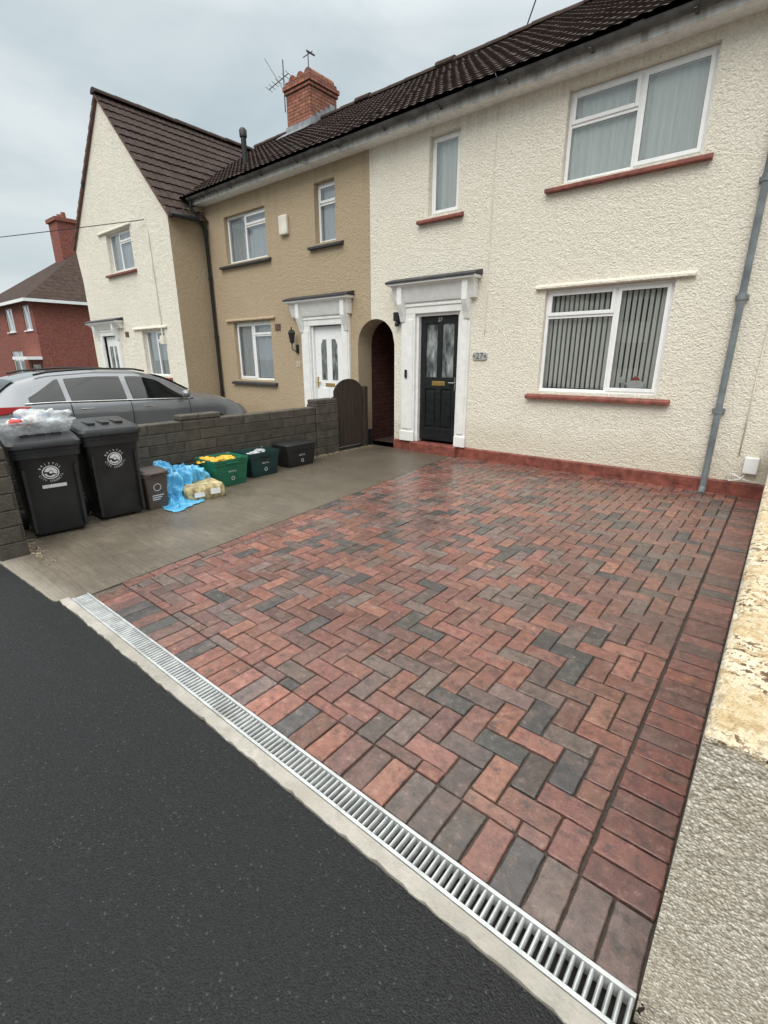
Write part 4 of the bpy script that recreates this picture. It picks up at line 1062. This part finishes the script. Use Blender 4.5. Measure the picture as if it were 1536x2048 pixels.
# ================================================================== car
def car():
    c=thing('parked_car',(-8.6,3.3,0),'silver grey hatchback parked on the neighbouring driveway','car')
    CX=-8.62; Y0=1.58; K=.918
    st=[(0,.42,.74,.80,.76,.60),(.10,.24,.86,.97,.86,.66),(.42,.20,.92,1.20,.89,.62),(.85,.20,.92,1.30,.9,.60),(1.5,.20,.90,1.335,.905,.60),(2.2,.20,.88,1.32,.905,.59),(2.7,.20,.865,1.20,.90,.58),(3.25,.20,.85,.93,.895,.64),(3.7,.20,.80,.87,.88,.62),(4.1,.22,.69,.76,.84,.56),(4.32,.30,.52,.60,.74,.45)]
    S=np.array(st); S[:,0]*=K; ss=np.linspace(0,4.32*K,64)
    def it(k): 
        y=np.interp(ss,S[:,0],S[:,k]); ys=y.copy(); ys[1:-1]=(y[:-2]+2*y[1:-1]+y[2:])/4; return ys
    bo,be,tp,w,wr=[it(k) for k in range(1,6)]
    def sec(i):
        B,E,T_,W_,R_=bo[i],be[i],tp[i],w[i],wr[i]
        h=[(W_*.86,B),(W_*.97,B+.06),(W_,B+.16),(W_*.980,B+(E-B)*.45),(W_*1.012,B+(E-B)*.74),(W_*.99,E-.04),(W_*.955,E)]
        rb=R_+.05
        for t_ in(.33,.66,1): h.append((W_*.955+(rb-W_*.955)*t_,E+(T_-.06-E)*t_))
        h+=[(R_+.0,T_-.02),(R_-.1,T_),(R_*.5,T_+.012),(0,T_+.018)]
        return h
    rings=[]
    for i in range(len(ss)):
        h=sec(i); rings.append([(CX+a,Y0+ss[i],z) for a,z in h]+[(CX-a,Y0+ss[i],z) for a,z in h[-2::-1]])
    g=MB(); g.loft(rings); body=g.obj('body','car',c,smooth=True,sharp=35)
    ix=lambda s:int(np.argmin(abs(ss-s)))
    def P2(s,t_,side,o=.009):
        i1=min(len(ss)-2,int(s/(ss[1]-ss[0]))); i2=i1+1; f=(s-ss[i1])/(ss[1]-ss[0])
        A_=sec(i1);B_=sec(i2)
        a0=A_[6][0]*(1-f)+B_[6][0]*f; z0=A_[6][1]*(1-f)+B_[6][1]*f; a1=A_[9][0]*(1-f)+B_[9][0]*f; z1=A_[9][1]*(1-f)+B_[9][1]*f
        return (CX+side*(a0+(a1-a0)*t_+o),Y0+s,z0+(z1-z0)*t_+o*.4)
    for side in(1,-1):
        for s0,s1,e0,e1 in((.52,.98,.35,.0),(1.06,1.88,0,0),(1.98,2.95,0,.75)):
            g=MB(); rows=[]
            n=12
            for k in range(n+1):
                s=(s0+(s1-s0)*k/n)*K
                tt=.92
                if e0: tt=.92-(.60*max(0,1-k/n*1.1))
                if e1: 
                    fr_=k/n; tt=.92 if fr_<.55 else .92-(fr_-.55)/.45*.80
                rows.append([P2(s,.06,side),P2(s,(.06+tt)/2,side,.013),P2(s,tt,side)])
            g.grid(rows); g.obj('side_window','carglass',body,recalc=True,smooth=True)
        g=MB(); g.tube([P2(s,.01,side,.012) for s in np.linspace(.45*K,3.05*K,14)],.010,6); g.obj('window_trim','chrome',body,smooth=True)
        for s in(1.25*K,2.2*K): 
            g=MB(); p=P2(s,0,side,.022); g.box(p[0]-.02,p[0]+.02,p[1]-.09,p[1]+.09,p[2]-.12,p[2]-.095); g.obj('handle','chrome',body,bevel=.006)
        g=MB(); p=P2(2.85*K,.05,side,.0); blob(g,(p[0]+side*.13,p[1],p[2]+.07),.085,3,.05,(1,.75,.75)); g.obj('wing_mirror','car',body,smooth=True)
        g=MB(); rows=[]
        for s in np.linspace(.04,.46,9):
            q=(s-.04)/.42; zt_=.905-.01*q; zb_=.80+.085*q**1.5
            wv=float(np.interp(s,ss,w))*1.012+.008
            rows.append([(CX+side*wv,Y0+s,zb_),(CX+side*(wv-.002),Y0+s,(zb_+zt_)/2),(CX+side*(wv-.012),Y0+s,zt_)])
        g.grid(rows); g.obj('tail_light','tail',body,smooth=True)
        for s in(.78*K,3.45*K):
            g=MB(); g.lathe((CX+side*.80,Y0+s,.30),[(.2,-.1),(.28,-.1),(.30,-.07),(.30,.07),(.28,.105),(.2,.105)],28,'x'); wh=g.obj('wheel','rubber',c,smooth=True,sharp=35)
            g=MB(); g.lathe((CX+side*.80,Y0+s,.30),[(.05,side*.11),(.2,side*.112),(.2,side*.06)],20,'x'); g.obj('rim','chrome',wh,smooth=True,sharp=35)
        g=MB(); g.tube([(CX+side*.60,Y0+s,float(np.interp(s,ss,tp))+.022) for s in np.linspace(.7*K,2.35*K,10)],.016,6); g.obj('roof_rail','black',body,smooth=True)
        for s in(1.02*K,1.93*K,2.98*K): 
            g=MB(); h=sec(ix(s)); g.tube([(CX+side*(a+.001),Y0+ss[ix(s)],z) for a,z in h[2:7]],.006,4); g.obj('shut_line','black',body)
    g=MB(); rows=[]
    for s in np.linspace(2.55*K,3.18*K,10):
        R_=float(np.interp(s,ss,wr)); T_=float(np.interp(s,ss,tp)); rows.append([(CX+a*R_,Y0+s,T_+.014+(.012*(1-abs(a)))) for a in np.linspace(-.95,.95,9)])
    g.grid(rows); g.obj('windscreen','carglass',body,smooth=True)
    g=MB(); rows=[]
    for s in np.linspace(.12*K,.45*K,8):
        R_=float(np.interp(s,ss,wr)); T_=float(np.interp(s,ss,tp)); rows.append([(CX+a*R_,Y0+s,T_+.016+(.012*(1-abs(a)))) for a in np.linspace(-.92,.92,9)])
    g.grid(rows); g.obj('rear_window','carglass',body,smooth=True)
car()

# overhead wires
c=MB(); pts=[]
A=Vector((-11.2,5.70,4.28)); B=Vector((-34,-4,5.2))
for i in range(30):
    t_=i/29; p=A.lerp(B,t_); p.z-=.45*math.sin(math.pi*t_); pts.append(p)
c.tube(pts,.009,5); o=c.obj('telephone_cable','black'); top(o,'thin black telephone cable strung from the gable wall','cable')
c=MB(); c.tube([(-4.9,10,7.05),(-4.45,9.8,7.75),(-2.4,8.8,11.0),(3.1,6.2,20)],.012,5); o=c.obj('telephone_cable','black'); top(o,'thin black overhead cable rising from the roof','cable')

# ================================================================== world / light
w=bpy.data.worlds.new('World'); sc.world=w; w.use_nodes=True; nt=w.node_tree
bg=nt.nodes['Background']; N_=nt.nodes.new; L_=nt.links.new
sky=N_('ShaderNodeTexSky'); sky.sky_type='NISHITA'; sky.sun_disc=False; sky.sun_elevation=rad(48); sky.sun_rotation=rad(196); sky.air_density=1.5; sky.dust_density=4
tc=N_('ShaderNodeTexCoord'); mp=N_('ShaderNodeMapping'); mp.inputs['Scale'].default_value=(1,1,2.6); L_(tc.outputs['Generated'],mp.inputs[0])
nz=N_('ShaderNodeTexNoise'); nz.inputs['Scale'].default_value=2.2; nz.inputs['Detail'].default_value=7; nz.inputs['Roughness'].default_value=.55; nz.inputs['Distortion'].default_value=.4; L_(mp.outputs[0],nz.inputs[0])
rp=N_('ShaderNodeValToRGB'); rp.color_ramp.elements[0].position=.34; rp.color_ramp.elements[0].color=(.53,.63,.675,1); rp.color_ramp.elements[1].position=.66; rp.color_ramp.elements[1].color=(.80,.865,.885,1); L_(nz.outputs['Fac'],rp.inputs[0])
sx=N_('ShaderNodeSeparateXYZ'); L_(tc.outputs['Generated'],sx.inputs[0])
zr=N_('ShaderNodeMapRange'); zr.inputs[1].default_value=.46; zr.inputs[2].default_value=.85; zr.inputs[3].default_value=0.0; zr.inputs[4].default_value=1.0; L_(sx.outputs[2],zr.inputs[0])
zc=N_('ShaderNodeMix'); zc.data_type='RGBA'; L_(zr.outputs[0],zc.inputs[0]); zc.inputs[6].default_value=(1,1,1,1); zc.inputs[7].default_value=(4.3,3.9,3.65,1)
mul=N_('ShaderNodeMix'); mul.data_type='RGBA'; mul.blend_type='MULTIPLY'; mul.inputs[0].default_value=1; L_(rp.outputs[0],mul.inputs[6]); L_(zc.outputs[2],mul.inputs[7])
sk=N_('ShaderNodeMix'); sk.data_type='RGBA'; sk.blend_type='MULTIPLY'; sk.inputs[0].default_value=1; L_(sky.outputs[0],sk.inputs[6]); sk.inputs[7].default_value=(.10,.10,.10,1)
mx=N_('ShaderNodeMix'); mx.data_type='RGBA'; mx.inputs[0].default_value=.9; L_(sk.outputs[2],mx.inputs[6]); L_(mul.outputs[2],mx.inputs[7])
L_(mx.outputs[2],bg.inputs[0]); bg.inputs[1].default_value=1.0
sd=bpy.data.lights.new('sun','SUN'); sd.energy=1.5; sd.angle=rad(35); sd.color=(1,.95,.88); so=bpy.data.objects.new('sun',sd); COL.objects.link(so)
d=Vector((-.25,.95,-1.0)).normalized(); so.rotation_euler=d.to_track_quat('-Z','Y').to_euler()

# ================================================================== camera
yaw,pitch,roll=rad(39.37),rad(17.89),rad(-.2)
fwd=Vector((-math.sin(yaw)*math.cos(pitch),math.cos(yaw)*math.cos(pitch),-math.sin(pitch))); right=Vector((math.cos(yaw),math.sin(yaw),0)); up=right.cross(fwd)
r=right*math.cos(roll)+up*math.sin(roll); u=-right*math.sin(roll)+up*math.cos(roll)
cam=bpy.data.objects.new('camera',bpy.data.cameras.new('camera')); COL.objects.link(cam)
m=Matrix((r,u,-fwd)).transposed().to_4x4(); m.translation=Vector((0,0,1.5)); cam.matrix_world=m
cam.data.sensor_fit='VERTICAL'; cam.data.sensor_height=36; cam.data.lens=958.1/2048*36; cam.data.clip_start=.05; cam.data.clip_end=1500
sc.camera=cam
